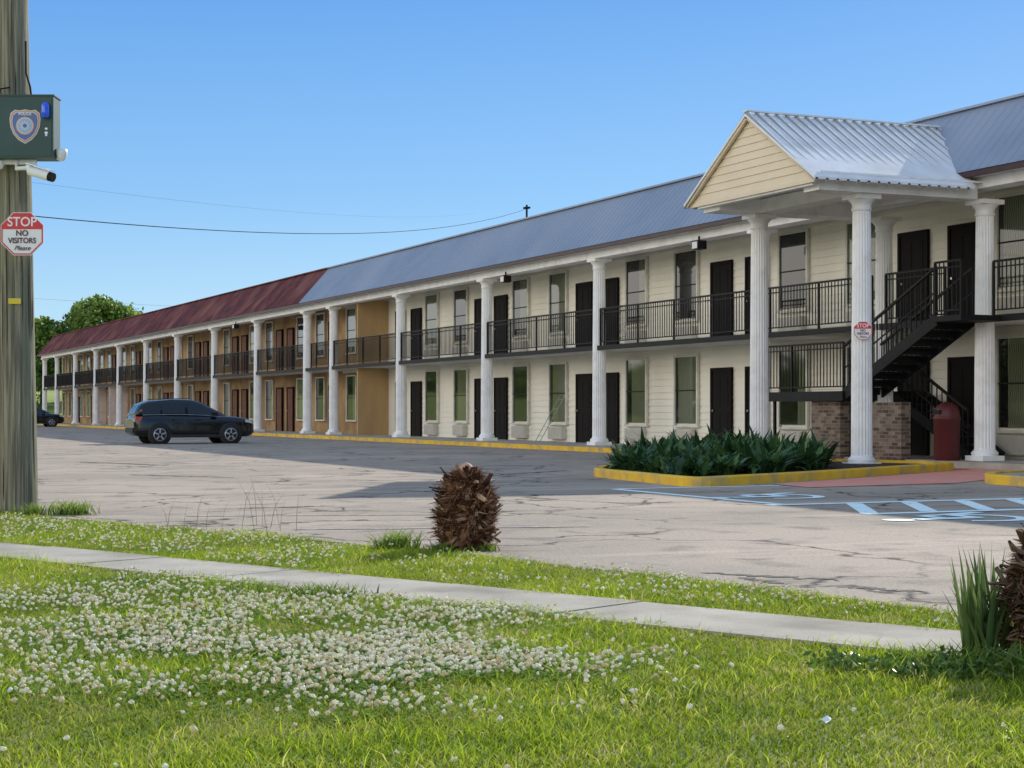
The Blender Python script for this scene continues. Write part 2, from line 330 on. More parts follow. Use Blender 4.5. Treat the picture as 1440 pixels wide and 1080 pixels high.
# ---------------------------------------------------------------- motel
XR,XW=22.4,23.9
E_Z=5.84; RT=(23.24,7.43)
near=empty('motel_building',(22.4,45,0),'two-storey cream motel wing with white columns and grey metal roof','motel building')
far=empty('motel_building',(22.4,110,0),'long ochre motel wing with white columns and dark red metal roof','motel building')
def wing(par,Y0,Y1,wallm,roofm,siding):
    mb=MB()
    if siding:
        z=.13
        while z<5.74:
            z1=min(z+.19,5.74); mb.add([(XW-.028,Y0,z),(XW-.028,Y1,z),(XW,Y1,z1),(XW,Y0,z1)],[(0,3,2,1)]); mb.add([(XW-.028,Y0,z),(XW-.028,Y1,z),(XW,Y1,z),(XW,Y0,z)],[(0,1,2,3)]); z=z1
        mb.box(XW+.003,36,Y0,Y1,0,5.8)
    else: mb.box(XW,36,Y0,Y1,0,5.8)
    make('wall',mb,wallm,par,(XW,Y0,0))
    mb=MB(); mb.box(22.32,XW-.03,Y0,Y1,2.88,2.995,0); mb.box(22.27,22.317,Y0,Y1,2.875,3.01,1)
    make('upper_walkway',mb,[soffit,black],par,(XR,Y0,2.8))
    mb=MB(); mb.box(22.2,22.62,Y0,Y1,5.532,5.74,0); mb.box(21.95,XW-.03,Y0,Y1,5.742,5.78,1)
    make('eave_beam',mb,[white,soffit],par,(XR,Y0,5.5))
    mb=MB(); mb.box(21.86,21.945,Y0,Y1,5.73,5.842); make('gutter',mb,maroon,par,(21.9,Y0,5.7))
    mb=MB(); a=(21.84,E_Z+.005); b=RT
    mb.add([(a[0],Y0,a[1]),(a[0],Y1,a[1]),(b[0],Y1,b[1]),(b[0],Y0,b[1])],[(0,3,2,1)]); mb.add([(b[0],Y0,b[1]),(b[0],Y1,b[1]),(36,Y1,7.3),(36,Y0,7.3)],[(0,3,2,1)],1)
    mb.add([(36,Y0,7.3),(36,Y1,7.3),(36,Y1,5.8),(36,Y0,5.8)],[(0,1,2,3)],1)
    for yy in (Y0,Y1): mb.add([(21.9,yy,5.75),(21.9,yy,E_Z),(b[0],yy,b[1]),(36,yy,7.3),(36,yy,5.75)],[(0,1,2,3,4)],0)
    dx,dz=b[0]-a[0],b[1]-a[1]; L=math.hypot(dx,dz); nx,nz=-dz/L,dx/L; y=Y0+.1
    while y<Y1:
        w,h=.02,.014
        mb.add([(a[0],y-w,a[1]),(a[0]+nx*h,y,a[1]+nz*h),(a[0],y+w,a[1]),(b[0],y-w,b[1]),(b[0]+nx*h,y,b[1]+nz*h),(b[0],y+w,b[1])],[(0,1,4,3),(1,2,5,4),(0,2,1)],0); y+=.3
    mb.beam((b[0]-.01,Y0,b[1]+.02),(b[0]-.01,Y1,b[1]+.02),.16,.05,0)
    make('roof',mb,[roofm,flatroof],par,(22.4,Y0,5.8))
JO=72.3
wing(near,12,JO-.02,cream,greyroof,True); wing(far,JO+.02,148,ochre,redroof,False)
def column_mesh(H):
    mb=MB(); mb.box(-.27,.27,-.27,.27,0,.1); 
    mb.lathe([(.255,.1),(.27,.14),(.255,.18),(.225,.2),(.21,.23)],n=24)
    pr=[(.205,.23,1)]+[(.205-.03*t**1.5,.23+(H-.55)*t,1) for t in (.2,.4,.6,.8,1)]
    mb.lathe(pr,n=40,flute=.09,sm=False)
    t=H-.32; mb.lathe([(.18,t),(.2,t+.02),(.2,t+.05),(.185,t+.07),(.19,t+.14),(.25,t+.21),(.255,t+.23)],n=24); mb.box(-.27,.27,-.27,.27,t+.23,H); return mb
def column(par,x,y,z,H,cache={}):
    k=round(H,2)
    if k not in cache:
        o=make('column',column_mesh(H),white,par,(x,y,z),local=True); cache[k]=o; return o
    return copyobj(cache[k],(x,y,z),par)
nearc=[19.1,35.45,44.2,52.5,60.8,69.0]; farc=[72.75,80.9,89.4,98.1,106.7,115.3,123.8,132.4,141.0,147.5]
for y in nearc: column(near,XR,y,.13,5.40)
for y in farc: column(far,XR,y,.13,5.40)
def railing(par,y0,y1,x=22.34,z=3.01,name='railing',h=1.06):
    mb=MB(); mb.beam((x,y0,z+h),(x,y1,z+h),.05,.04); mb.beam((x,y0,z+.1),(x,y1,z+.1),.03,.03); mb.beam((x,y0,z+h-.12),(x,y1,z+h-.12),.03,.025)
    n=int((y1-y0)/.125)
    for i in range(n+1):
        y=y0+(y1-y0)*i/n; w=.045 if i%16==0 or i==n else .018
        mb.box(x-w/2,x+w/2,y-w/2,y+w/2,z-(0.0 if w>.02 else -.1),z+h)
    make(name,mb,black,par,(x,y0,z))
seq=[12.2,19.1,27.1]; 
for a,b in zip(seq[:-1],seq[1:]): railing(near,a+.2,b-.2)
seq=[30.7,35.45,44.2,52.5,60.8,69.0,72.2]
for a,b in zip(seq[:-1],seq[1:]): railing(near,a+.2,b-.2)
railing(near,28.4,30.4)
for a,b in zip(farc[:-1],farc[1:]): railing(far,a+.2,b-.2)
def win_master(par,org):
    mb=MB(); mb.add([(-.035,-.6,0),(-.035,.6,0),(-.035,.6,1.85),(-.035,-.6,1.85)],[(0,3,2,1)])
    w=make('window',mb,glass,par,org,local=True)
    f=MB(); f.box(-.075,0,-.67,-.6,-.06,1.91); f.box(-.075,0,.6,.67,-.06,1.91); f.box(-.074,0,-.6,.6,1.85,1.91); f.box(-.095,0,-.69,.69,-.12,-.06); f.box(-.06,-.036,-.6,.6,.9,.93,1)
    fr=make('frame',f,[trimg,black],w,org,local=True); SRC_CH[w.name]=[fr]; return w
def door_master(par,org,mat):
    mb=MB(); mb.box(-.05,0,-.46,.46,0,2.08)
    for z0,z1 in ((.2,.95),(1.1,1.9)):
        for y0,y1 in ((-.36,-.05),(.05,.36)): mb.box(-.058,-.0501,y0,y1,z0,z1)
    d=make('door',mb,mat,par,org,local=True)
    f=MB(); f.box(-.075,0,-.54,-.46,0,2.16); f.box(-.075,0,.46,.54,0,2.16); f.box(-.074,0,-.46,.46,2.08,2.16)
    fr=make('frame',f,doorblk,d,org,local=True)
    h=MB(); h.lathe([(.028,-.1),(.03,-.08),(.012,-.075),(.012,-.05)],c=(0,.38,1.0),n=10,axis='x'); hd=make('handle',h,steel,d,org,local=True)
    SRC_CH[d.name]=[fr,hd]; return d
def ac_master(par,org):
    mb=MB(); mb.box(-.16,0,-.52,.52,0,.4)
    for i in range(9): mb.box(-.172,-.161,-.48,.48,.03+i*.04,.052+i*.04,0)
    return make('air_conditioner',mb,acm,par,org,local=True)
XF=XW-.03
wm=dmB=dmR=am=None
def put(kind,par,y,z):
    global wm,dmB,dmR,am
    org=(XF,y,z)
    if kind=='w':
        if wm is None: wm=win_master(par,org); return wm
        return copytree(wm,org,par)
    if kind=='d':
        if dmB is None: dmB=door_master(par,org,doorblk); return dmB
        return copytree(dmB,org,par)
    if kind=='r':
        if dmR is None: dmR=door_master(par,org,doorred); return dmR
        return copytree(dmR,org,par)
    if kind=='a':
        if am is None: am=ac_master(par,org); return am
        return copyobj(am,org,par)
for fz,wz in ((.13,.78),(3.0,3.72)):
    for k in range(-3,4):
        base=39.75+8.33*k
        for dk,off in (('d',0),('w',1.9),('w',4.85),('d',6.55)):
            y=base+off
            if y<13 or y>66.4-1: continue
            put(dk,near,y,fz if dk=='d' else wz)
            if dk=='w': put('a',near,y,fz+.08)
    for k in range(9):
        base=73.6+8.5*k
        for dk,off in (('r',0),('w',1.8),('w',4.8),('r',6.6)):
            y=base+off
            if y>147: continue
            put(dk,far,y,fz if dk=='r' else wz)
for z in (.13,3.01):
    mb=MB(); mb.box(22.55,XW-.035,66.3,66.42,z,z+2.65 if z>1 else 2.875); make('partition',mb,tanboard,near,(22.6,66.3,z),label='tan boarded partition')
    mb=MB(); mb.box(XW-.06,XW-.031,66.43,72.2,z,z+2.65); make('boarded_wall',mb,ochre,near,(XW,66.5,z))
for z in (.78,3.72): 
    w=copytree(wm,(XF-.035,70.8,z),near); w=copytree(wm,(XF-.035,68.3,z),near)
for x,y in ((22.6,120),(22.9,128)):
    mb=MB(); mb.box(x,XW-.01,y,y+.15,.13,2.875); make('partition',mb,pinkwall,far,(x,y,.13),label='pale plaster partition')
fl=None
for y in (38.0,50.3,84.0):
    par=near if y<72 else far
    mb=MB(); mb.box(-.13,.13,-.16,.16,-.34,-.12); mb.beam((0,0,-.13),(0,0,.0),.04,.04); mb.add([(-.135,-.13,-.32),(-.135,.13,-.32),(-.135,.13,-.15),(-.135,-.13,-.15)],[(0,1,2,3)],1)
    if fl is None: fl=make('flood_lamp',mb,[black,bulb],par,(22.12,y,5.6),local=True)
    else: copyobj(fl,(22.12,y,5.6),par)
# ---- portico
PY0,PY1,PX=27.59,31.29,19.7; YC=29.35
port=empty('portico',(19.7,29.3,0),None,None,parent=near)
for x,y in ((PX,PY0),(PX,PY1),(XR+.05,27.3),(XR+.05,30.62)): column(port,x,y,.02 if x<21 else .13,5.30 if x<21 else 5.19)
mb=MB(); mb.box(18.45,22.19,27.2,27.72,5.322,5.62); mb.box(18.45,22.19,30.86,31.5,5.323,5.62); mb.box(PX-.24,PX+.24,27.721,30.859,5.324,5.6)
mb.box(18.3,18.449,27.2,31.5,5.40,5.60)
mb.box(18.36,22.19,27.04,31.66,5.621,5.66)
make('entablature',mb,white,port,(PX,YC,5.3))
EH,RH=5.50,7.0; hw=2.36
mb=MB(); z=EH+.02; X=18.27
while z<RH-.02:
    z1=min(z+.16,RH-.02); a=hw*(RH-z)/(RH-EH); b=hw*(RH-z1)/(RH-EH)
    mb.add([(X-.02,YC-a,z),(X-.02,YC+a,z),(X,YC+b,z1),(X,YC-b,z1)],[(0,3,2,1)]); mb.add([(X-.02,YC-a,z),(X-.02,YC+a,z),(X,YC+a,z),(X,YC-a,z)],[(0,1,2,3)]); z=z1
mb.box(X-.03,X+.06,YC-hw,YC+hw,EH-.06,EH+.018)
make('gable',mb,gable_m,port,(X,YC,EH))
for sg in (-1,1): 
    mb=MB(); mb.beam((18.2,YC,RH+.02),(18.2,YC+sg*(hw+.06),EH-.02),.06,.10)
    make('rake_board',mb,tan_trim,port,(18.2,YC,RH))
mb=MB(); t=.05
for sg in (-1,1):
    e=YC+sg*(hw+.1); ez=EH-.06
    top=[(18.14,YC,RH+.08),(22.95,YC,RH+.08),(21.88,e,ez+.08),(18.14,e,ez+.08)]; bot=[(p[0],p[1],p[2]-t) for p in top]
    mb.add(top+bot,[(0,1,2,3),(7,6,5,4),(0,3,7,4),(3,2,6,7),(1,5,6,2)])
    x=18.19
    while x<22.9:
        f=1 if x<21.88 else max(0,(22.95-x)/(22.95-21.88)); p0=Vector((x,YC,RH+.08)); p1=Vector((x,YC+sg*(hw+.1)*f,RH+.08-(RH+.14-EH-.0)*f))
        if f>.03:
            w,h=.045,.06; V8=[(x-w,p0.y,p0.z),(x-w*.5,p0.y,p0.z+h),(x+w*.5,p0.y,p0.z+h),(x+w,p0.y,p0.z),(x-w,p1.y,p1.z),(x-w*.5,p1.y,p1.z+h),(x+w*.5,p1.y,p1.z+h),(x+w,p1.y,p1.z)]
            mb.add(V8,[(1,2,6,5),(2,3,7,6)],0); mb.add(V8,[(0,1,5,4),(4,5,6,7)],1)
        x+=.235
mb.beam((18.14,YC,RH+.13),(22.9,YC,RH+.13),.16,.03)
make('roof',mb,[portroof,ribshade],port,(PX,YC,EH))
# ---- stairs
st=empty('staircase',(22,29.5,0),None,None,parent=near)
n=9; ya,za,yb,zb=27.5,3.0,30.6,1.55
for i in range(n):
    y=ya+(yb-ya)*(i+.5)/n; z=za-(za-zb)*(i+.5)/n; mb=MB(); mb.box(21.45,22.28,y-.14,y+.14,z-.04,z); mb.box(21.45,22.28,y+.10,y+.139,z-.16,z-.041); make('step',mb,black,st,(21.9,y,z))
for x in (21.42,22.31): mb=MB(); mb.beam((x,ya,za-.06),(x,yb,zb-.06),.04,.24); make('stringer',mb,black,st,(x,ya,za))
for x in (22.6,23.5): mb=MB(); mb.beam((x,30.5,1.45),(x,28.0,.18),.04,.2); make('stringer',mb,black,st,(x,30.5,1.45))
for i in range(8): y=30.4-i*.31; z=1.45-i*.17; mb=MB(); mb.box(22.63,23.47,y-.14,y+.14,z-.04,z); make('step',mb,black,st,(23,y,z))
def slrail(x,y0,z0,y1,z1,h=.98):
    mb=MB(); mb.beam((x,y0,z0+h),(x,y1,z1+h),.05,.05); mb.beam((x,y0,z0+.5),(x,y1,z1+.5),.025,.025); n=int(abs(y1-y0)/.16)
    for i in range(n+1): t=i/n; y=y0+(y1-y0)*t; z=z0+(z1-z0)*t; mb.box(x-.01,x+.01,y-.01,y+.01,z,z+h)
    make('handrail',mb,black,st,(x,y0,z0))
slrail(21.42,ya,za,yb,zb); slrail(22.31,ya,za,yb,zb); slrail(22.6,30.5,1.45,28.0,.15)
mb=MB(); mb.box(21.35,23.6,30.6,33.7,1.34,1.55); make('landing',mb,black,st,(22.5,32,1.5))
mb=MB(); mb.box(21.3,22.26,26.6,27.5,2.88,2.99); make('landing',mb,black,st,(21.8,27,2.9))
railing(st,30.65,33.65,x=21.42,z=1.55,name='landing_railing',h=1.05)
railing(st,26.65,27.45,x=21.35,z=2.99,name='landing_railing')
for bb in ((21.5,21.74,30.9,32.0,.1,1.335),(21.5,21.74,28.75,29.95,.1,1.3),(21.741,22.6,31.76,32.0,.1,1.335)):
    mb=MB(); mb.box(*bb); make('brick_wall',mb,brick,st,(bb[0],bb[2],.1))
mb=MB(); mb.box(21.5,21.56,33.5,33.56,.1,1.34); make('support_post',mb,black,st,(21.5,33.5,.1))

# ---- red domed bin
bn=empty('litter_bin',(21.95,27.85,.13),'dark red domed litter bin under the portico','litter bin')
mb=MB(); mb.lathe([(.24,.0),(.26,.03),(.26,.8),(.275,.82),(.275,.86),(.26,.88)],n=28); make('bin_body',mb,redp,bn,(21.95,27.85,.13),local=True)
mb=MB(); mb.lathe([(.262,.88),(.25,.98),(.2,1.09),(.1,1.16),(.01,1.18)],n=28); mb.box(-.27,-.2,-.11,.11,.93,1.01,1); make('lid',mb,[redp,black],bn,(21.95,27.85,.13),local=True)
mb=MB(); 
for dy in (0,.35): mb.tube([(23.2,50.0+dy,.14),(23.75,49.3+dy,1.6)],.012,6)
for k in range(5): t=.12+k*.2; mb.tube([(23.2+.55*t,50-.7*t,.14+1.46*t),(23.2+.55*t,50.35-.7*t,.14+1.46*t)],.009,6)
make('ladder',mb,M('dull_aluminium',(.35,.35,.34),rough=.5,metal=.5),None,(23.2,50,.13),label='small grey ladder leaning on the motel wall',cat='ladder')

# ---------------------------------------------------------------- signs
signred=M('sign_red',(.74,.03,.05),(.70,.03,.045),rough=.45); signwhite=M('sign_white',(.9,.9,.9),(.87,.87,.87),rough=.45); signdark=M('sign_ink',(.12,.03,.04),rough=.5)
def stopsign(loc,R,label,group):
    e=empty('no_visitors_sign',loc,label,'sign',rot=-TH,group=group)
    def octv(R,y): return [(R*math.cos(math.radians(22.5+45*i)),y,R*math.sin(math.radians(22.5+45*i))) for i in range(8)]
    mb=MB(); a=octv(R,-.004);b=octv(R,.004); mb.rings([a,b],0,True,False); make('plate',mb,signwhite,e,loc,local=True)
    mb=MB(); o=octv(R*.97,-.007); i=octv(R*.91,-.007)
    for k in range(8): mb.add([o[k],o[(k+1)%8],i[(k+1)%8],i[k]],[(0,1,2,3)])
    w=R*.84
    mb.add([(-w,-.0075,R*.2),(w,-.0075,R*.2),(R*.84,-.0075,R*.35),(R*.35,-.0075,R*.84),(-R*.35,-.0075,R*.84),(-R*.84,-.0075,R*.35)],[(0,1,2,3,4,5)])
    make('red_border',mb,signred,e,loc,local=True)
    text('lettering_stop','STOP',R*.56,(0,-.010,R*.50),signwhite,e,bold=R*.008,squash=.95)
    text('lettering_no','NO',R*.34,(0,-.010,R*.02),signdark,e,bold=R*.006)
    text('lettering_visitors','VISITORS',R*.33,(0,-.010,-R*.30),signdark,e,bold=R*.006,squash=.9)
    text('lettering_script','Please',R*.28,(0,-.010,-R*.62),signdark,e,shear=.4)
    return e
G_='red and white stop no visitors signs'
stopsign(RD(-5.28,18.40,3.03),.25,'red and white octagonal stop no visitors sign on utility pole',G_)
stopsign(RD(6.77,32.93,2.67),.19,'small octagonal stop no visitors sign on white portico column',G_)

# ---------------------------------------------------------------- utility pole & camera box
wood=M('weathered_pole_wood',(.36,.33,.24),(.15,.135,.10),scale=2.2,rough=.9,stretch=(16,16,.5),bump=1.0,bscale=5,c3=(.20,.21,.14),scale3=.5,detail=10,lo=.38,hi=.6,spec=.2)
pl=RD(-5.39,18.67,0)
mb=MB(); rings=[]
for i in range(22):
    z=i*.5-.05; ro=.2-.006*z; N=26
    rings.append([(ro*(1+.025*math.sin(j*3.1+z*.3)+random.uniform(-.008,.008))*math.cos(2*math.pi*j/N)-.014*z*c_, ro*math.sin(2*math.pi*j/N)+.014*z*s_, z) for j in range(N)])
mb.rings(rings); pole=make('utility_pole',mb,wood,None,pl,local=True,label='weathered round wooden utility pole standing in the grass verge',cat='utility pole')
mb=MB(); mb.box(-.06,.075,-.205,-.196,2.28,2.34); o=make('pole_tag',mb,M('yellow_tag',(.8,.6,.03),rough=.4),pole,pl,local=True); o.rotation_euler[2]=-TH
# drying cracks
mb=MB()
for k in range(26):
    a=math.radians(random.uniform(180,360))-TH; z0=random.uniform(.1,5.5); L=random.uniform(.3,1.3); w=random.uniform(.002,.005); pts=[]
    for i in range(6):
        z=z0+L*i/5; rr=(.2-.006*z)*1.03+.002; aa=a+random.uniform(-.015,.015); pts.append((rr*math.cos(aa)-.014*z*c_,rr*math.sin(aa)+.014*z*s_,z))
    mb.tube(pts,[.001,w,w,w,w*.7,.001],4)
make('crack',mb,M('crack_shadow',(.05,.045,.035),rough=.95),pole,pl,local=True)
green=M('dark_green_box_paint',(.028,.085,.075),(.022,.07,.062),rough=.5)
bx=RD(-5.31,18.34,3.82); box=empty('surveillance_camera_box',bx,'dark green police camera box with badge and blue beacon','camera box',rot=-TH)
def L(name,mb,m,**k): return make(name,mb,m,box,bx,local=True,**k)
mb=MB(); mb.box(-.42,.42,-.14,.13,0,.66); mb.box(-.43,.43,-.15,.14,.66,.675); mb.box(-.40,.40,-.146,-.1401,.02,.64); b=L('box_housing',mb,green)
mb=MB()
def shield(R,y,k=1.12):
    pr=[(0,1.0),(.35,.93),(.62,.98),(.88,.78),(.95,.4),(.9,-.05),(.72,-.5),(.42,-.85),(0,-1.1)]
    return [(x*R,y,z*R) for x,z in pr]+[(-x*R,y,z*R) for x,z in pr[-2:0:-1]]
cx,cz=.12,.34
def off(vs): return [(p[0]+cx,p[1],p[2]+cz) for p in vs]
for R,y,mi in ((.175,-.150,0),(.165,-.1515,1),(.150,-.153,0),(.142,-.1545,2)): v=off(shield(R,y)); mb.add(v,[tuple(range(len(v)))],mi)
def disc(R,y,mi,N=24,dz=.0): mb.add([(cx+R*math.cos(2*math.pi*i/N),y,cz+dz+R*math.sin(2*math.pi*i/N)) for i in range(N)],[tuple(range(N))],mi)
disc(.098,-.156,1); disc(.088,-.1575,0); disc(.078,-.159,3)
vs=[]
for i in range(20): R=.066 if i%2==0 else .03; a=math.pi/2+2*math.pi*i/20; vs.append((cx+R*math.cos(a),-.1605,cz+R*math.sin(a)))
mb.add(vs,[tuple(range(20))],0); disc(.022,-.162,2)
bb=L('badge',mb,[M('badge_silver',(.65,.7,.8),rough=.4),M('badge_orange',(.75,.3,.08),rough=.4),M('badge_blue',(.08,.16,.42),rough=.4),M('badge_sky',(.35,.52,.75),rough=.4)])
text('badge_lettering','POLICE',.042,(cx,-.157,cz+.125),signwhite,box,extr=.001,bold=.001)
mb=MB(); mb.lathe([(.035,0),(.045,.02),(.042,.13),(.028,.16),(.005,.165)],c=(.345,-.19,.42),n=16); L('blue_beacon',mb,M('blue_lens',(.02,.10,.85),(.03,.14,.95),rough=.15,coat=1))
mb=MB()
for dz,rr in ((.31,.016),(.265,.02),(.24,.013)): mb.add([(.345+rr*math.cos(a*math.pi/5),-.1495,dz+rr*.8*math.sin(a*math.pi/5)) for a in range(10)],[tuple(range(10))])
L('white_marks',mb,signwhite)
mb=MB(); mb.tube([(.42,0,.05),(.5,-.02,.05),(.5,-.02,.08)],.02,8); mb.lathe([(.02,.1),(.06,.09),(.062,.05),(.055,.01),(.03,-.03),(.005,-.04)],c=(.475,-.02,0.02),n=16); L('dome_camera',mb,signwhite)
mb=MB(); mb.tube([(.0,-.02,-.02),(.0,-.05,-.1),(.16,-.1,-.1)],.025,8); mb.tube([(.15,-.1,-.07),(.16,-.1,-.13),(.38,-.16,-.20)],[.04,.052,.052],12); mb.tube([(.38,-.16,-.20),(.43,-.175,-.216)],[.05,.05],12,1); mb.beam((.14,-.09,-.055),(.42,-.17,-.145),.11,.012); mb.lathe([(.06,-.02),(.06,-.06),(.04,-.1),(.01,-.11)],c=(-.2,-.03,0),n=14); mb.box(-.3,.2,-.02,.02,-.05,-.001); L('bullet_camera',mb,[signwhite,black])
mb=MB(); mb.tube([(.12,.1,.66),(.11,.08,.8),(.06,.1,.95),(.05,.12,1.3)],.012,6); mb.tube([(-.2,.1,.66),(-.22,.1,.78),(-.12,.12,.8)],.01,6); L('cable',mb,black)
def wire(name,a,b,sag,r,label):
    mb=MB(); a=Vector(a);b=Vector(b); pts=[a.lerp(b,t/30)-Vector((0,0,4*sag*(t/30)*(1-t/30))) for t in range(31)]
    mb.tube([p-a for p in pts],r,5); make(name,mb,wireb,None,a,local=True,label=label,cat='overhead wire')
wire('overhead_wire',RD(-5.28,18.6,3.25),(23.5,51.7,7.85),.46,.006,'black service cable sagging from pole to motel roof')
wire('overhead_wire',RD(-5.3,18.6,3.62),(24.2,58,8.4),.25,.0012,'thin wire strung from pole to motel roof')
wire('overhead_wire',(0,150,12),(70,190,13),.8,.008,'thin distant wire beyond the motel roof')
mb=MB(); mb.tube([(0,0,-.6),(0,0,.55)],.035,8); mb.box(-.08,.08,-.12,.12,.42,.48); make('service_mast',mb,wireb,None,(23.5,51.7,7.43),local=True,label='short black service mast on motel roof edge',cat='mast')

# ---------------------------------------------------------------- cars
carpaint=M('black_car_paint',(.004,.0045,.006),(.005,.0055,.007),rough=.15,coat=.5,spec=.45); carglass=M('car_glass',(.006,.008,.010),rough=.05,spec=.7)
tyre=M('tyre_rubber',(.018,.018,.018),rough=.8); rim=M('alloy',(.5,.5,.52),rough=.35,metal=.6); tail=M('tail_lens',(.45,.01,.01),rough=.2,coat=1); headm=M('head_lens',(.6,.62,.65),rough=.1,coat=1); clad=M('cladding',(.02,.02,.02),rough=.7); chrome=M('window_chrome',(.5,.5,.5),rough=.25,metal=.9)
def car(org,rot,label,sc=.905):
    e=empty('parked_car',org,label,'car',rot=rot,group='dark cars parked by the motel')
    def K(n,mb,m,par=None):
        mb.v=[(p[0]*sc,p[1]*sc,(p[2] if p[2]<.8 else .8+(p[2]-.8)*.96)*sc) for p in mb.v]; return make(n,mb,m,par or e,org,local=True)
    mb=MB(); st_=[(-2.29,.72,.50,.92),(-2.25,.83,.36,1.02),(-2.08,.90,.29,1.08),(-1.4,.92,.25,1.10),(-.5,.92,.24,1.08),(.5,.92,.24,1.06),(1.0,.92,.25,1.05),(1.25,.915,.25,1.04),(1.7,.905,.25,1.0),(2.02,.88,.27,.95),(2.2,.82,.32,.86),(2.29,.70,.40,.74)]
    rs=[]
    for x,w,zb,zt in st_:
        h=zt-zb; half=[(w-.12,zb),(w-.02,zb+.08),(w,zb+h*.3),(w-.02,zb+h*.5),(w-.005,zb+h*.72),(w-.05,zt-.05),(w-.14,zt)]
        rs.append([(x,-y,z) for y,z in half]+[(x,-w*.3,zt+.02),(x,w*.3,zt+.02)]+[(x,y,z) for y,z in half[::-1]])
    mb.rings(rs)
    gs=[(-2.24,.78,1.02,.73,1.08),(-2.14,.81,1.04,.68,1.30),(-1.98,.83,1.04,.63,1.52),(-1.7,.85,1.04,.61,1.63),(-.85,.855,1.04,.62,1.70),(-.1,.85,1.04,.62,1.69),(.25,.845,1.03,.61,1.60),(.72,.83,1.02,.66,1.33),(1.25,.8,.98,.74,1.03)]
    rs=[]
    for x,w0,z0,w1,z1 in gs: rs.append([(x,-w0,z0),(x,-w1-.02,z1-.05),(x,-w1+.06,z1),(x,-w1*.4,z1+.02),(x,w1*.4,z1+.02),(x,w1-.06,z1),(x,w1+.02,z1-.05),(x,w0,z0)])
    mb.rings(rs); K('body',mb,carpaint)
    def side(x,t):
        for i in range(len(gs)-1):
            if gs[i][0]<=x<=gs[i+1][0]:
                f=(x-gs[i][0])/(gs[i+1][0]-gs[i][0]); g=[gs[i][k]*(1-f)+gs[i+1][k]*f for k in range(5)]; break
        w0,z0,w1,z1=g[1:]; return (w0+(w1+.02-w0)*t+.006, z0+(z1-.05-z0)*t)
    for sg in (-1,1):
        for xs in ((-1.98,-1.8,-1.5,-1.32),(-1.24,-1.0,-.6,-.38),(-.28,.0,.35,.65,.95)):
            mb=MB(); lo=[];hi=[]
            for x in xs:
                y,z=side(x,.14); y2,z2=side(x,.9); lo.append((x,sg*y,z+.02)); hi.append((x,sg*y2,z2))
            n=len(xs); mb.add(lo+hi,[(i,i+1,n+i+1,n+i) for i in range(n-1)]); K('side_window',mb,carglass)
        mb=MB(); xs=(-1.98,-1.5,-.9,-.3,.4,1.0); mb.tube([(x,sg*(side(x,.1)[0]+.004),side(x,.1)[1]+.01) for x in xs],.014,5); K('window_trim',mb,chrome)
    mb=MB(); mb.add([(.3,-.50,1.597),(.3,.50,1.597),(.74,.58,1.34),(.74,-.58,1.34),(1.22,-.66,1.07),(1.22,.66,1.07)],[(0,1,2,3),(3,2,5,4)]); K('windscreen',mb,carglass)
    mb=MB(); mb.add([(-2.03,-.5,1.5),(-2.03,.5,1.5),(-2.16,.56,1.31),(-2.16,-.56,1.31),(-2.25,-.6,1.12),(-2.25,.6,1.12)],[(0,1,2,3),(3,2,5,4)]); K('rear_window',mb,carglass)
    for sg in (-1,1):
        mb=MB(); mb.add([(-2.28,sg*.5,.82),(-2.28,sg*.80,.84),(-2.05,sg*.915,.90),(-2.0,sg*.90,1.02),(-2.23,sg*.82,1.04),(-2.28,sg*.6,1.0)],[(0,1,4,5),(1,2,3,4)]); K('tail_light',mb,tail)
        mb=MB(); mb.add([(2.27,sg*.5,.74),(2.19,sg*.85,.76),(1.9,sg*.905,.82),(1.9,sg*.89,.92),(2.16,sg*.81,.88),(2.23,sg*.55,.84)],[(0,1,4,5),(1,2,3,4)]); K('headlight',mb,headm)
        mb=MB(); mb.box(.62,.82,sg*.95-.09,sg*.95+.09,1.06,1.2); K('wing_mirror',mb,carpaint)
        mb=MB(); mb.box(-1.0,1.0,sg*.925-.02,sg*.925+.02,.24,.36); K('sill',mb,clad)
        for hx in (-.95,.0): mb=MB(); mb.box(hx,hx+.2,sg*.925-.02,sg*.925+.02,.9,.925); K('handle',mb,carpaint)
        mb=MB(); mb.beam((-1.5,sg*.6,1.71),(-.2,sg*.6,1.745),.04,.025); K('roof_rail',mb,clad)
    mb=MB(); mb.box(-2.33,-2.2,-.7,.7,.42,.6); K('rear_bumper',mb,clad); mb=MB(); mb.box(2.2,2.32,-.6,.6,.4,.55); K('front_bumper',mb,clad)
    for wx in (-1.36,1.34):
        for sg in (-1,1):
            y0=sg*.90
            mb=MB(); mb.lathe([(.44,y0-sg*.1),(.44,y0+sg*.035),(.37,y0+sg*.04)],c=(wx,0,.37),n=28,axis='y'); K('wheel_arch',mb,clad)
            w=empty('wheel',Vector(org)+Matrix.Rotation(rot,3,'Z')@Vector((wx*sc,sg*.85*sc,.35*sc)),None,None,parent=e)
            wo=WO[w.name][0]
            def KW(nm,mb,m): mb.v=[(p[0]*sc,p[1]*sc,p[2]*sc) for p in mb.v]; make(nm,mb,m,w,wo,local=True)
            mb=MB(); mb.lathe([(.24,-.11),(.33,-.11),(.352,-.07),(.352,.07),(.33,.1),(.24,.105)],n=28,axis='y'); KW('tyre',mb,tyre)
            mb=MB(); yy=sg*.112; 
            for k in range(5):
                a=2*math.pi*k/5+.3; mb.beam((0,yy,0),(.22*math.cos(a),yy,.22*math.sin(a)),.02,.06)
            mb.lathe([(.23,yy-sg*.03),(.245,yy),(.215,yy)],n=28,axis='y',cap=False); mb.lathe([(.05,yy-sg*.03),(.05,yy+sg*.01)],n=12,axis='y'); KW('rim',mb,rim)
    return e
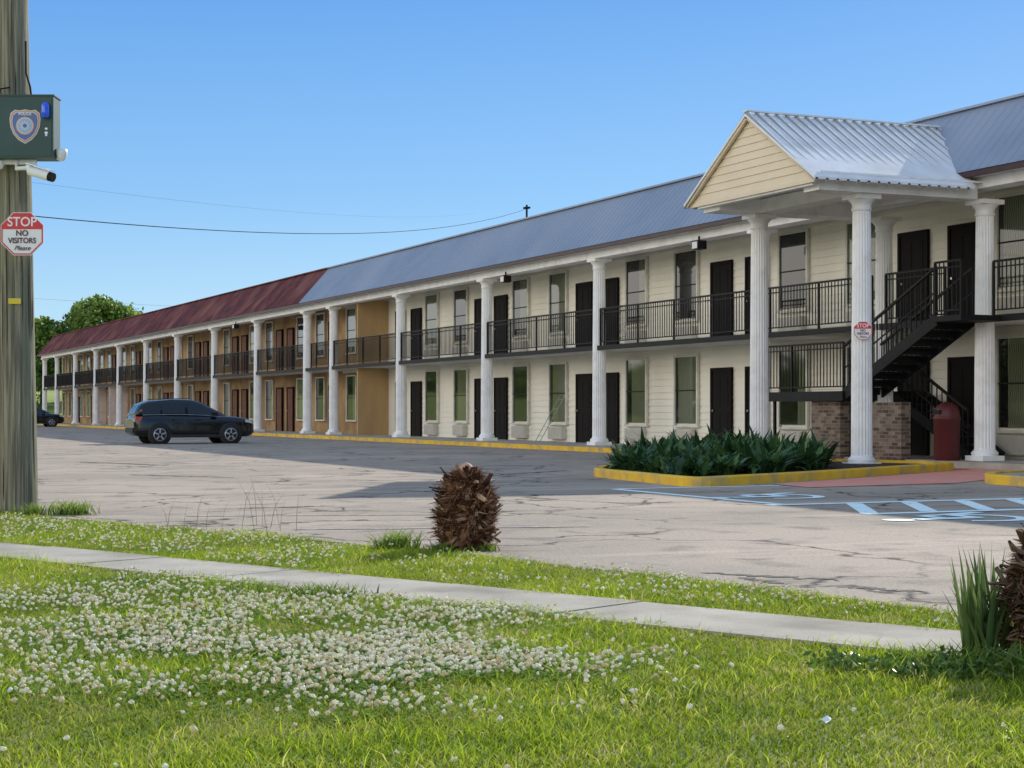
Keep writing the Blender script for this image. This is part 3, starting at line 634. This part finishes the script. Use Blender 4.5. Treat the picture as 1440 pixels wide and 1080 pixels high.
car((13.75,58.3,.004),0,'black compact SUV parked facing the motel walkway')
car((18.0,124,.004),0,'dark SUV parked at the far end of the motel')

# ---------------------------------------------------------------- vegetation
def vnoise(x,y,sc,seed):
    r=np.random.default_rng(seed); out=np.zeros_like(x)
    for k in range(7):
        a=r.random()*6.28; f=sc*(.6+1.2*r.random()); out+=np.sin((x*np.cos(a)+y*np.sin(a))*f+r.random()*6.28)
    return out/3.0
def blades(P,h,w,lean,V0=0.0):
    N=len(P); az=rng.random(N)*2*np.pi; la=rng.random(N)*2*np.pi
    dx=np.cos(az)*w/2; dy=np.sin(az)*w/2; lx=np.cos(la)*lean*h; ly=np.sin(la)*lean*h
    z=np.zeros(N)+V0
    V=np.empty((N,6,3))
    for i,(t,ws) in enumerate(((0,1),(.55,.85),(1,.12))):
        ox=lx*t*t; oy=ly*t*t; zz=z+h*t*(1-.25*lean*t)
        V[:,2*i,0]=P[:,0]+ox-dx*ws; V[:,2*i,1]=P[:,1]+oy-dy*ws; V[:,2*i,2]=zz
        V[:,2*i+1,0]=P[:,0]+ox+dx*ws; V[:,2*i+1,1]=P[:,1]+oy+dy*ws; V[:,2*i+1,2]=zz
    b=np.arange(N)[:,None]*6; Q=np.concatenate([b+np.array([0,1,3,2]),b+np.array([2,3,5,4])],1).reshape(-1,4)
    return V.reshape(-1,3),Q
er=np.array([e[0] for e in edge][::-1]); ed=np.array([e[1] for e in edge][::-1])
def sample(N,dmin,dmax,marg=.7):
    d=dmin+(dmax-dmin)*rng.random(N); r=(rng.random(N)*2-1)*(.3*dmax+marg)
    k=(np.abs(r)<.3*d+marg); return r[k],d[k]
def toW(r,d): return np.stack([r*c_+d*s_, d*c_-r*s_],1)
def zones(r,d):
    n=.665*r+.746*d; ea=np.interp(r,er,ed)
    jl=.05*vnoise(r,d,3.5,3)+.05*vnoise(r,d,14,4)+.03*vnoise(r,d,40,6)+.04
    front=n<7.05+jl; strip_=(n>7.84-jl*.8)&(d<ea+.14*vnoise(r,d,4,5)+.02)&(r<2.95)
    a=.746*r-.665*d
    front=front|((n>=7.05)&(a>3.25)&(d<ea))
    return front,strip_
r,d=sample(1250000,4.4,19.5)
fr,stp=zones(r,d)
keep=(fr|stp)&(rng.random(len(r))<np.clip(1.15-(d-5)*.05,.45,1))
r=r[keep];d=d[keep]; print('blades',len(r))
hh=(.020+.020*rng.random(len(r)))*(1+.35*np.clip(vnoise(r,d,2.2,9),-1,1.3)); hh*=1+1.3*(rng.random(len(r))<.04)
V,Q=blades(toW(r,d),hh,.0034+.0026*rng.random(len(r)),.3+.8*rng.random(len(r)))
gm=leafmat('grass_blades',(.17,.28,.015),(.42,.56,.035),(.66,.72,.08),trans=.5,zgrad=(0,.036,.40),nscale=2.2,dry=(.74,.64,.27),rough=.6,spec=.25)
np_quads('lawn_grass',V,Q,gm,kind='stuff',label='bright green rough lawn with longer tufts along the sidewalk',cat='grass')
tr=[];td=[];th=[]
for (tx,ty,R,N,H) in [(-.93,13.75,.16,260,.16),(-4.75,18.4,.22,300,.16),(-5.1,18.2,.15,160,.14),(-.55,13.5,.1,90,.09),(-.2,13.6,.12,60,.08),(-1.1,10.2,.25,220,.09),(-2.4,10.9,.35,260,.08),(1.8,7.5,.2,160,.08),(2.0,7.3,.3,220,.12),(2.4,7.1,.3,250,.14),(-1.6,10.3,.3,200,.08),(-5.8,18.3,.3,200,.14),(-.9,7.2,.5,260,.06),(.6,6.6,.5,260,.05)]:
    tr.append(tx+rng.normal(size=N)*R*.5); td.append(ty+rng.normal(size=N)*R*.4); th.append(H*(.5+.8*rng.random(N)))
r2=np.concatenate(tr);d2=np.concatenate(td);h2=np.concatenate(th)
V,Q=blades(toW(r2,d2),h2,.008+.006*rng.random(len(r2)),.3+.6*rng.random(len(r2)))
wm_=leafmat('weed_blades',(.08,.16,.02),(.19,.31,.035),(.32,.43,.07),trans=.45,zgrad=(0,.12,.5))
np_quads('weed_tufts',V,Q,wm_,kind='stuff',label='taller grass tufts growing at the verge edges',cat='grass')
C=[]
for k in range(52):
    a=rng.uniform(1.35,2.75); b=7.28-.25*(a-1.9)+rng.normal()*.13; hgt=rng.uniform(.03,.09)*(1 if a>1.8 else .7); m_=42
    p=RD(a,b); C.append(np.stack([p.x+rng.normal(size=m_)*.055,p.y+rng.normal(size=m_)*.055,.012+hgt*rng.random(m_)],1))
V,Q=cards(np.concatenate(C),.018)
V[:,2]=np.maximum(V[:,2],.006)
np_quads('leafy_weeds',V,Q,leafmat('weed_leaf',(.03,.07,.015),(.07,.14,.025),(.14,.23,.04),trans=.3),kind='stuff',label='low dark leafy weeds around the palm stump base',cat='weeds')
r3=rng.uniform(-3.2,-2.0,26); d3=16+rng.normal(size=26)*.5; V,Q=blades(toW(r3,d3),.25+.3*rng.random(26),np.full(26,.005),.2+.2*rng.random(26))
np_quads('seed_stalks',V,Q,M('dry_stalk',(.3,.25,.12)),kind='stuff',label='thin dry grass stalks beside the asphalt',cat='grass')
def Gi(x,y): d=2400*HC/(y-578); return ((x-720)*d/2400,d)
blobs=[(430,900,.9,.9,1250),(330,870,.9,1.0,800),(560,930,.8,.65,950),(700,950,.6,.55,520),(380,960,.8,.5,600),(250,830,.8,1.1,480),(640,880,.7,.7,420),(800,930,.5,.4,130),(60,850,.6,.9,330),(120,960,.6,.5,230),(40,910,.6,.5,240),(150,880,.8,.7,420),(480,850,.9,.7,340),(250,930,.6,.5,420),(600,1000,.7,.3,150)]
cr=[];cd=[]
for x,y,sr,sd,N in blobs:
    a,b=Gi(x,y); cr.append(a+rng.normal(size=N)*sr*.55); cd.append(b+rng.normal(size=N)*sd*.6)
N=6000; a=rng.uniform(-16,3.6,N); nq=rng.uniform(7.9,9.9,N); rr=.746*a+.665*nq; dd=-.665*a+.746*nq
pk=rng.random(N)<np.where(rr<-1.4,.85,np.where((rr>.4)&(rr<1.9)&(nq>8.0),.85,.25)); cr.append(rr[pk]);cd.append(dd[pk])
N=700; dd=rng.uniform(4.6,12,N); rr=rng.uniform(-1,1,N)*.32*dd; pk=rng.random(N)<np.where(rr<0,.5,.08); cr.append(rr[pk]); cd.append(dd[pk])
cr=np.concatenate(cr);cd=np.concatenate(cd)
f1,s1=zones(cr,cd); pn=vnoise(cr,cd,5,21)+.6*vnoise(cr,cd,14,22)
k=(f1|s1)&(pn+rng.normal(size=len(cr))*.6>-.45)&(cd>4.3); cr=cr[k];cd=cd[k]; N=len(cr); print('clover',N)
pw=toW(cr,cd); hz=.036+.026*rng.random(N); R=.0060+.0045*rng.random(N)
rows,seg=5,8; V=np.empty((N,(rows+1)*seg,3)); tx=rng.normal(size=N)*.3; ty=rng.normal(size=N)*.3
for i in range(rows+1):
    ph=math.pi*i/rows
    for j in range(seg):
        an=2*math.pi*(j+.5*(i%2))/seg; rad=(1+.38*rng.standard_normal(N)).clip(.55,1.6)*R
        zl=rad*.8*math.cos(ph)
        V[:,i*seg+j,0]=pw[:,0]+rad*math.sin(ph)*math.cos(an)+tx*zl; V[:,i*seg+j,1]=pw[:,1]+rad*math.sin(ph)*math.sin(an)+ty*zl; V[:,i*seg+j,2]=hz+zl
q=[]
for i in range(rows):
    for j in range(seg): q.append((i*seg+j,i*seg+(j+1)%seg,(i+1)*seg+(j+1)%seg,(i+1)*seg+j))
Q=(np.arange(N)[:,None,None]*((rows+1)*seg)+np.array(q)[None]).reshape(-1,4)
fm=leafmat('clover_white',(.78,.68,.44),(.94,.90,.74),(.96,.95,.86),trans=.5,nscale=3,rough=.8,spec=.1)
np_quads('clover_flowers',V.reshape(-1,3),Q,fm,kind='stuff',label='white clover flower heads scattered across the lawn',cat='clover flowers')
M_=30000; idx=rng.integers(0,N,M_); lr=cr[idx]+rng.normal(size=M_)*.10; ld=cd[idx]+rng.normal(size=M_)*.10
f1,s1=zones(lr,ld); k=f1|s1; lr=lr[k];ld=ld[k]; n_=len(lr); p=toW(lr,ld); z=.022+.02*rng.random(n_)
Vs=[]
a0=rng.random(n_)*6.28
for j in range(3):
    an=a0+j*2.094; L_=.012; ux,uy=np.cos(an),np.sin(an); vx,vy=-uy,ux; tz=rng.normal(size=n_)*.003
    v=np.empty((n_,4,3))
    for q_,(fa,fb) in enumerate(((0,0),(.65,.45),(1,0),(.65,-.45))):
        v[:,q_,0]=p[:,0]+L_*(fa*ux+fb*vx); v[:,q_,1]=p[:,1]+L_*(fa*uy+fb*vy); v[:,q_,2]=z+tz*fa+(.003 if q_ in(1,3) else 0)
    Vs.append(v)
V=np.concatenate(Vs).reshape(-1,3); Q=np.arange(len(V)).reshape(-1,4)
np_quads('clover_leaves',V,Q,leafmat('clover_leaf',(.08,.17,.02),(.17,.31,.04),(.28,.45,.06),trans=.4),kind='stuff',label='low clover leaves spread through the lawn',cat='clover')
mb=MB(); mb.add([(0,0,.05),(.025,.01,.055),(.035,.02,.06),(.02,.025,.07),(-.01,.02,.06)],[(0,1,2,3,4)]); make('paper_scrap',mb,signwhite,None,RD(*Gi(1162,1037),0),local=True,label='crumpled white paper scrap lying on the lawn',cat='litter')

# palm stumps
core=M('palm_fibre',(.10,.055,.03),(.04,.024,.015),scale=20,rough=.95,bump=1,spec=.1); budm=M('pinkish_bud',(.62,.36,.26),(.45,.25,.17),scale=15,rough=.8)
bootA=leafmat('frond_bases_brown',(.05,.023,.013),(.19,.09,.05),(.50,.30,.18),trans=.06,rough=.95,spec=.08,nscale=14)
bootB=leafmat('frond_bases_grey',(.035,.022,.015),(.11,.065,.042),(.30,.20,.13),trans=.05,rough=.95,spec=.08,nscale=14)
def stump(org,H,R,label,seed,boot):
    rd=random.Random(seed); e=empty('palm_stump',org,label,'palm',group='cut palm trunks with old frond bases')
    lump=[rd.uniform(-.12,.12) for _ in range(9)]
    def rad(t,a=0):
        b=R*(.66+.24*math.sin(min(t*1.2,1)*math.pi)) if t<.55 else R*(.84-.52*((t-.55)/.45)**2)
        return b*(1+lump[int(a/6.2832*9)%9]*math.sin(t*7+a))
    mb=MB(); prof=[(rad(t)*.82,H*t) for t in (0,.15,.35,.55,.7,.85,.95,1.0)]+[(.01,H*1.01)]; mb.lathe(prof,n=20); make('trunk',mb,core,e,org,local=True)
    mb=MB(); N=340
    for i in range(N):
        t=(i+.5)/N; z=H*(.02+.95*t)+rd.uniform(-.03,.03); a=(i*2.399963+rd.uniform(-.6,.6))%6.2832
        rr=rad(t,a)
        L_=R*rd.uniform(.18,.75)*(1 if t<.9 else .7); w=R*rd.uniform(.04,.17)
        tilt=rd.uniform(-.4,1.0)+(.4 if t>.8 else 0)
        o=Vector((math.cos(a),math.sin(a),0)); tn=Vector((-math.sin(a),math.cos(a),0)); dr=(o*math.cos(tilt)+Vector((0,0,1))*math.sin(tilt)+tn*rd.uniform(-.7,.7)).normalized(); th_=dr.cross(tn).normalized()*w*.35
        b0=o*rr*.8+Vector((0,0,z)); m0=b0+dr*L_*.6; e0=b0+dr*L_+Vector((0,0,rd.uniform(-.02,.03)))
        def ring(c,ws): j=lambda: Vector((rd.uniform(-1,1),rd.uniform(-1,1),rd.uniform(-1,1)))*w*.22; return [c-tn*w*ws-th_*.4*ws+j(),c+tn*w*ws-th_*.4*ws+j(),c+tn*w*ws*.7+th_*ws+j(),c-tn*w*ws*.7+th_*ws+j()]
        mb.rings([ring(b0,1),ring(m0,.85),ring(e0,rd.uniform(.15,.8))],0,True,False)
    make('frond_base',mb,boot,e,org,local=True)
    mb=MB()
    for i in range(5200):
        t=rd.random(); a=rd.random()*6.28; z=H*t; rr=rad(t,a)*1.02
        p=Vector((math.cos(a)*rr,math.sin(a)*rr,z)); dr=Vector((math.cos(a)+rd.uniform(-1,1),math.sin(a)+rd.uniform(-1,1),rd.uniform(-1.1,1.0))).normalized(); tn=Vector((-math.sin(a),math.cos(a),rd.uniform(-1,1)))*rd.uniform(.002,.0055)
        q=p+dr*rd.uniform(.03,.10)*R/.25; mb.add([p-tn,p+tn,q],[(0,1,2)])
    make('fibre',mb,boot,e,org,local=True)
    mb=MB(); mb.lathe([(R*.3,H*.97),(R*.3,H*1.02),(R*.16,H*1.08),(.005,H*1.1)],n=10); make('bud',mb,budm,e,org,local=True)
    return e
stump(RD(-.37,13.8,0),.64,.24,'squat brown palm stump with jagged frond bases in verge grass',1,bootA)
stump(RD(2.41,7.6,0),.58,.22,'dark palm stump with ragged frond bases beside sword leaves',2,bootB)
def sword(org,leaves,label,mat,name,cat):
    Vs=[];Qs=[];o=0
    for (bx,by,a,tilt,L_,w,bend) in leaves:
        n=7; ax=Vector((math.cos(a),math.sin(a),0)); sd=Vector((-math.sin(a),math.cos(a),0)); p=Vector((bx,by,.0)); tl=tilt
        row=[]
        for i in range(n):
            t=i/(n-1); ww=w*(.7+.6*t if t<.4 else .94*(1-((t-.4)/.6)**1.8)+.02)
            row.append((p-sd*ww/2,p+ax*ww*.2-Vector((0,0,ww*.1)),p+sd*ww/2)); dr=ax*math.cos(tl)+Vector((0,0,1))*math.sin(tl); p=p+dr*L_/(n-1); tl-=bend/(n-1)
        for r_ in row: Vs+= [tuple(x) for x in r_]
        for i in range(n-1):
            b=o+i*3; Qs+= [(b,b+1,b+4,b+3),(b+1,b+2,b+5,b+4)]
        o+=n*3
    V=np.array(Vs)+np.array(org); return np_quads(name,V,Qs,mat,org=tuple(org),label=label,cat=cat,smooth=True)
swm=leafmat('sword_leaf',(.05,.10,.03),(.11,.18,.05),(.22,.29,.10),trans=.3)
lv=[]
for i in range(52):
    a=random.uniform(0,6.28); lv.append((random.uniform(-.09,.09),random.uniform(-.09,.09),a,random.uniform(1.15,1.54),random.uniform(.30,.56),random.uniform(.022,.036),random.uniform(-.1,.3)))
sword(RD(2.11,7.6,0),lv,'clump of upright green sword-shaped leaves beside palm stump',swm,'yucca_plant','plant')
lv=[]
for i in range(22): lv.append((random.uniform(-.15,.1),random.uniform(-.1,.1),random.uniform(0,6.28),random.uniform(.3,1.0),random.uniform(.15,.28),random.uniform(.02,.03),random.uniform(.2,.9)))
sword(RD(2.22,7.2,0),lv,'low drooping green leaves at the palm stump base',swm,'yucca_plant','plant')
def inpoly(x,y,P):
    c=False;j=len(P)-1
    for i in range(len(P)):
        if (P[i][1]>y)!=(P[j][1]>y) and x<(P[j][0]-P[i][0])*(y-P[i][1])/(P[j][1]-P[i][1])+P[i][0]: c=not c
        j=i
    return c
inner=[(13.5,26.0),(13.0,22.7),(15.4,23.8),(17.4,25.5),(18.6,28),(18.8,31.2),(16.8,30.6)]
Vs=[];Qs=[];o=0
clumps=0
while clumps<310:
    x=random.uniform(12.8,19.2);y=random.uniform(22.5,31.6)
    if not inpoly(x,y,inner): continue
    clumps+=1; de=min(1,.5+.16*min(x-12.9,3.5)+.03*(y-22.5)); H=random.uniform(.42,.80)*de
    for k in range(15):
        a=random.uniform(0,6.28); tl=random.uniform(.6,1.4); L_=H*random.uniform(.7,1.2); w=random.uniform(.09,.16); bend=random.uniform(.4,1.7)
        ax=Vector((math.cos(a),math.sin(a),0)); sd=Vector((-math.sin(a),math.cos(a),0)); p=Vector((x+random.uniform(-.1,.1),y+random.uniform(-.1,.1),.1)); n=5
        for i in range(n):
            t=i/(n-1); ww=w*(.15+1.6*t if t<.5 else 1.9*(1-t)+.04)*.9
            Vs+= [tuple(p-sd*ww/2),tuple(p+sd*ww/2)]; p=p+(ax*math.cos(tl)+Vector((0,0,1))*math.sin(tl))*L_/(n-1); tl-=bend/(n-1)
        for i in range(n-1): b=o+i*2; Qs.append((b,b+1,b+3,b+2))
        o+=n*2
np_quads('planting_bed_foliage',np.array(Vs),Qs,leafmat('bed_leaf',(.022,.06,.02),(.05,.12,.032),(.11,.20,.055),trans=.25),kind='stuff',label='dense dark green strap-leaved plants filling the kerbed bed',cat='shrubs',smooth=True)

# trees
bark=M('bark',(.16,.12,.08),(.09,.07,.05),scale=6,rough=.9,bump=.6)
treeleaf=leafmat('tree_leaves',(.06,.13,.02),(.17,.27,.045),(.34,.44,.10),trans=.45,nscale=.5)
def tree(org,H,R,label,N=11000,leaf=.22,low=.42):
    e=empty('tree',org,label,'tree',group='broadleaf trees beyond the motel')
    mb=MB(); mb.tube([(0,0,-.1),(.1,.05,H*.3),(.0,.1,H*.6),(.1,0,H*.85)],[R*.07,R*.055,R*.04,R*.015],10); cl=[]
    for i in range(16):
        a=random.uniform(0,6.28); z=H*random.uniform(.3,.62); q=Vector((math.cos(a)*R*random.uniform(.45,.85),math.sin(a)*R*random.uniform(.45,.85),H*random.uniform(.5,.9)))
        mb.tube([(0,.05,z),(q.x*.5,q.y*.5,(z+q.z)/2+.2),tuple(q)],[R*.03,R*.018,R*.006],6); cl.append((q,R*random.uniform(.25,.42)))
    cl.append((Vector((0,0,H*.92)),R*.35)); make('trunk',mb,bark,e,org,local=True)
    for i in range(44): 
        a=random.uniform(0,6.28); f=random.uniform(.1,1); top=low+(.97-low)*math.sqrt(max(0,1-(.85*f)**2)); cl.append((Vector((math.cos(a)*R*f,math.sin(a)*R*f,H*random.uniform(low,top))),R*random.uniform(.18,.32)))
    for i in range(14):
        a=random.uniform(0,6.28); f=random.uniform(.0,.9); top=low+(.95-low)*math.sqrt(max(0,1-(.85*f)**2)); cl.append((Vector((math.cos(a)*R*f,math.sin(a)*R*f,H*top)),R*random.uniform(.2,.3)))
    C=[]; per=N//len(cl)
    for q,rr in cl:
        g=rng.normal(size=(per,3)); g/=np.linalg.norm(g,axis=1)[:,None]; g*= (rng.random(per)**.45)[:,None]*rr*np.array([1.15,1.15,.8]); C.append(np.array(q)+g)
    V,Q=cards(np.concatenate(C),leaf); np_quads('crown',V+np.array(org),Q,treeleaf,parent=e,org=tuple(org))
    return e
tree(RD(-42.3,175,0),12.7,4.6,'tall full green tree rising behind the red roof',14000)
tree(RD(-39.2,182,0),11.6,3.6,'rounded green tree behind the red roof',11000)
tree(RD(-47.2,171,0),10.6,2.9,'green tree by the end of the motel',9000)
tree(RD(-49.5,166,0),6.6,3.6,'low green tree beside the grass bank',9000,.2,.15)
tree(RD(-55,176,0),10,5,'broad green tree on the grass bank')
C=[]
def woods(x0,y0,x1,y1,n,H,per=260):
    for i in range(n):
        t=random.random(); x=x0+(x1-x0)*t+random.uniform(-5,5); y=y0+(y1-y0)*t+random.uniform(-5,5); h=H*random.uniform(.6,1.1)
        for k in range(5):
            q=np.array([x+random.uniform(-2.5,2.5),y+random.uniform(-2.5,2.5),h*random.uniform(.15,.9)]); g=rng.normal(size=(per//5,3)); g/=np.linalg.norm(g,axis=1)[:,None]
            C.append(q+g*(rng.random(per//5)**.4)[:,None]*np.array([2.6,2.6,2.0]))
woods(-60,205,45,205,60,7.0,320); woods(-48,-10,-42,215,120,8,300)
V,Q=cards(np.concatenate(C),.5); V[:,2]=np.maximum(V[:,2],.02)
np_quads('distant_woods',V,Q,treeleaf,kind='stuff',label='distant mass of green woodland around the lot',cat='woods')
mb=MB(); n=24; rows=[(160,0),(172,1.4),(185,2.6),(200,3.2),(260,3.4)]
vs=[]
for y,z in rows:
    for i in range(n+1): vs.append((-70+ i*6.0,y+2*math.sin(i*.7),max(.0,z+.3*math.sin(i*1.3+y)) if z>0 else -.05))
mb.add(vs,[(r_*(n+1)+i,r_*(n+1)+i+1,(r_+1)*(n+1)+i+1,(r_+1)*(n+1)+i) for r_ in range(len(rows)-1) for i in range(n)],0,True)
make('grass_bank',mb,M('bank_grass',(.24,.32,.05),(.32,.38,.08),scale=.5,rough=.95),kind='structure')

# ---------------------------------------------------------------- light, sky, camera
el=math.radians(26.4); az=math.atan2(.807,.59)
w=bpy.data.worlds.new('World'); S.world=w; w.use_nodes=True; n=w.node_tree.nodes; l=w.node_tree.links
sk=n.new('ShaderNodeTexSky'); sk.sky_type='NISHITA'; sk.sun_disc=False; sk.sun_elevation=el; sk.sun_rotation=az; sk.air_density=1.0; sk.dust_density=.2; sk.ozone_density=4.0; sk.altitude=0
BS=.15
tc=n.new('ShaderNodeTexCoord'); sp=n.new('ShaderNodeSeparateXYZ'); l.new(tc.outputs['Generated'],sp.inputs[0])
rp=n.new('ShaderNodeValToRGB'); l.new(sp.outputs[2],rp.inputs[0])
stops=[(0,(.50,.74,.94)),(.05,(.40,.67,.92)),(.12,(.22,.50,.88)),(.24,(.09,.33,.80)),(.40,(.15,.40,.80)),(.6,(.28,.46,.76)),(1,(.36,.50,.75))]
E=rp.color_ramp.elements
E[0].position=0; E[0].color=(*stops[0][1],1); E[1].position=1; E[1].color=(*stops[-1][1],1)
for p_,c in stops[1:-1]: x=E.new(p_); x.color=(*c,1)
sc=n.new('ShaderNodeVectorMath'); sc.operation='SCALE'; sc.inputs['Scale'].default_value=1/BS; l.new(rp.outputs[0],sc.inputs[0])
mx=n.new('ShaderNodeMix'); mx.data_type='RGBA'; mx.inputs[0].default_value=.8; l.new(sk.outputs[0],mx.inputs[6]); l.new(sc.outputs[0],mx.inputs[7])
# added fill: low sky brightened opposite the facade to light its shaded wall
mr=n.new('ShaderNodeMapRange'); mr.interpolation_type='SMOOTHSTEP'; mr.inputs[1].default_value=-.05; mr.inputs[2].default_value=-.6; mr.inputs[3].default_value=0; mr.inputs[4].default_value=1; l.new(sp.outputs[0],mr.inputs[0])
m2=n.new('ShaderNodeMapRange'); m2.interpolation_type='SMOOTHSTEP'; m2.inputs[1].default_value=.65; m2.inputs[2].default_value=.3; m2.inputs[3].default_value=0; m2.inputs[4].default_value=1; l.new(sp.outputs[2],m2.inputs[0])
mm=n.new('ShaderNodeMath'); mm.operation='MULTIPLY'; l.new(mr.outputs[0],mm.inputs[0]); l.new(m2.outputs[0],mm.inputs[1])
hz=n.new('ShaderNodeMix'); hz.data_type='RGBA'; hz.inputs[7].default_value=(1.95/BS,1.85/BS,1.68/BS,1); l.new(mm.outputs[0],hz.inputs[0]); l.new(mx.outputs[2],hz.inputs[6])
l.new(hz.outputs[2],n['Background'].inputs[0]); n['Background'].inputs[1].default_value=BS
sd=Vector((math.sin(az)*math.cos(el),math.cos(az)*math.cos(el),math.sin(el)))
L_=bpy.data.lights.new('sun','SUN'); L_.energy=5; L_.angle=math.radians(.5); L_.color=(1,.94,.85); so=bpy.data.objects.new('sun',L_); COL.objects.link(so); so.rotation_euler=(-sd).to_track_quat('-Z','Y').to_euler(); so.location=(30,30,40)
cam=bpy.data.cameras.new('camera'); cam.lens=60; cam.sensor_width=36; cam.shift_y=38/1440; cam.clip_end=3000; cam.clip_start=.1
co=bpy.data.objects.new('camera',cam); COL.objects.link(co); co.location=(0,0,HC); co.rotation_euler=(math.radians(90),0,-TH); S.camera=co
S.view_settings.view_transform='Standard'; S.view_settings.look='None'; S.view_settings.exposure=0
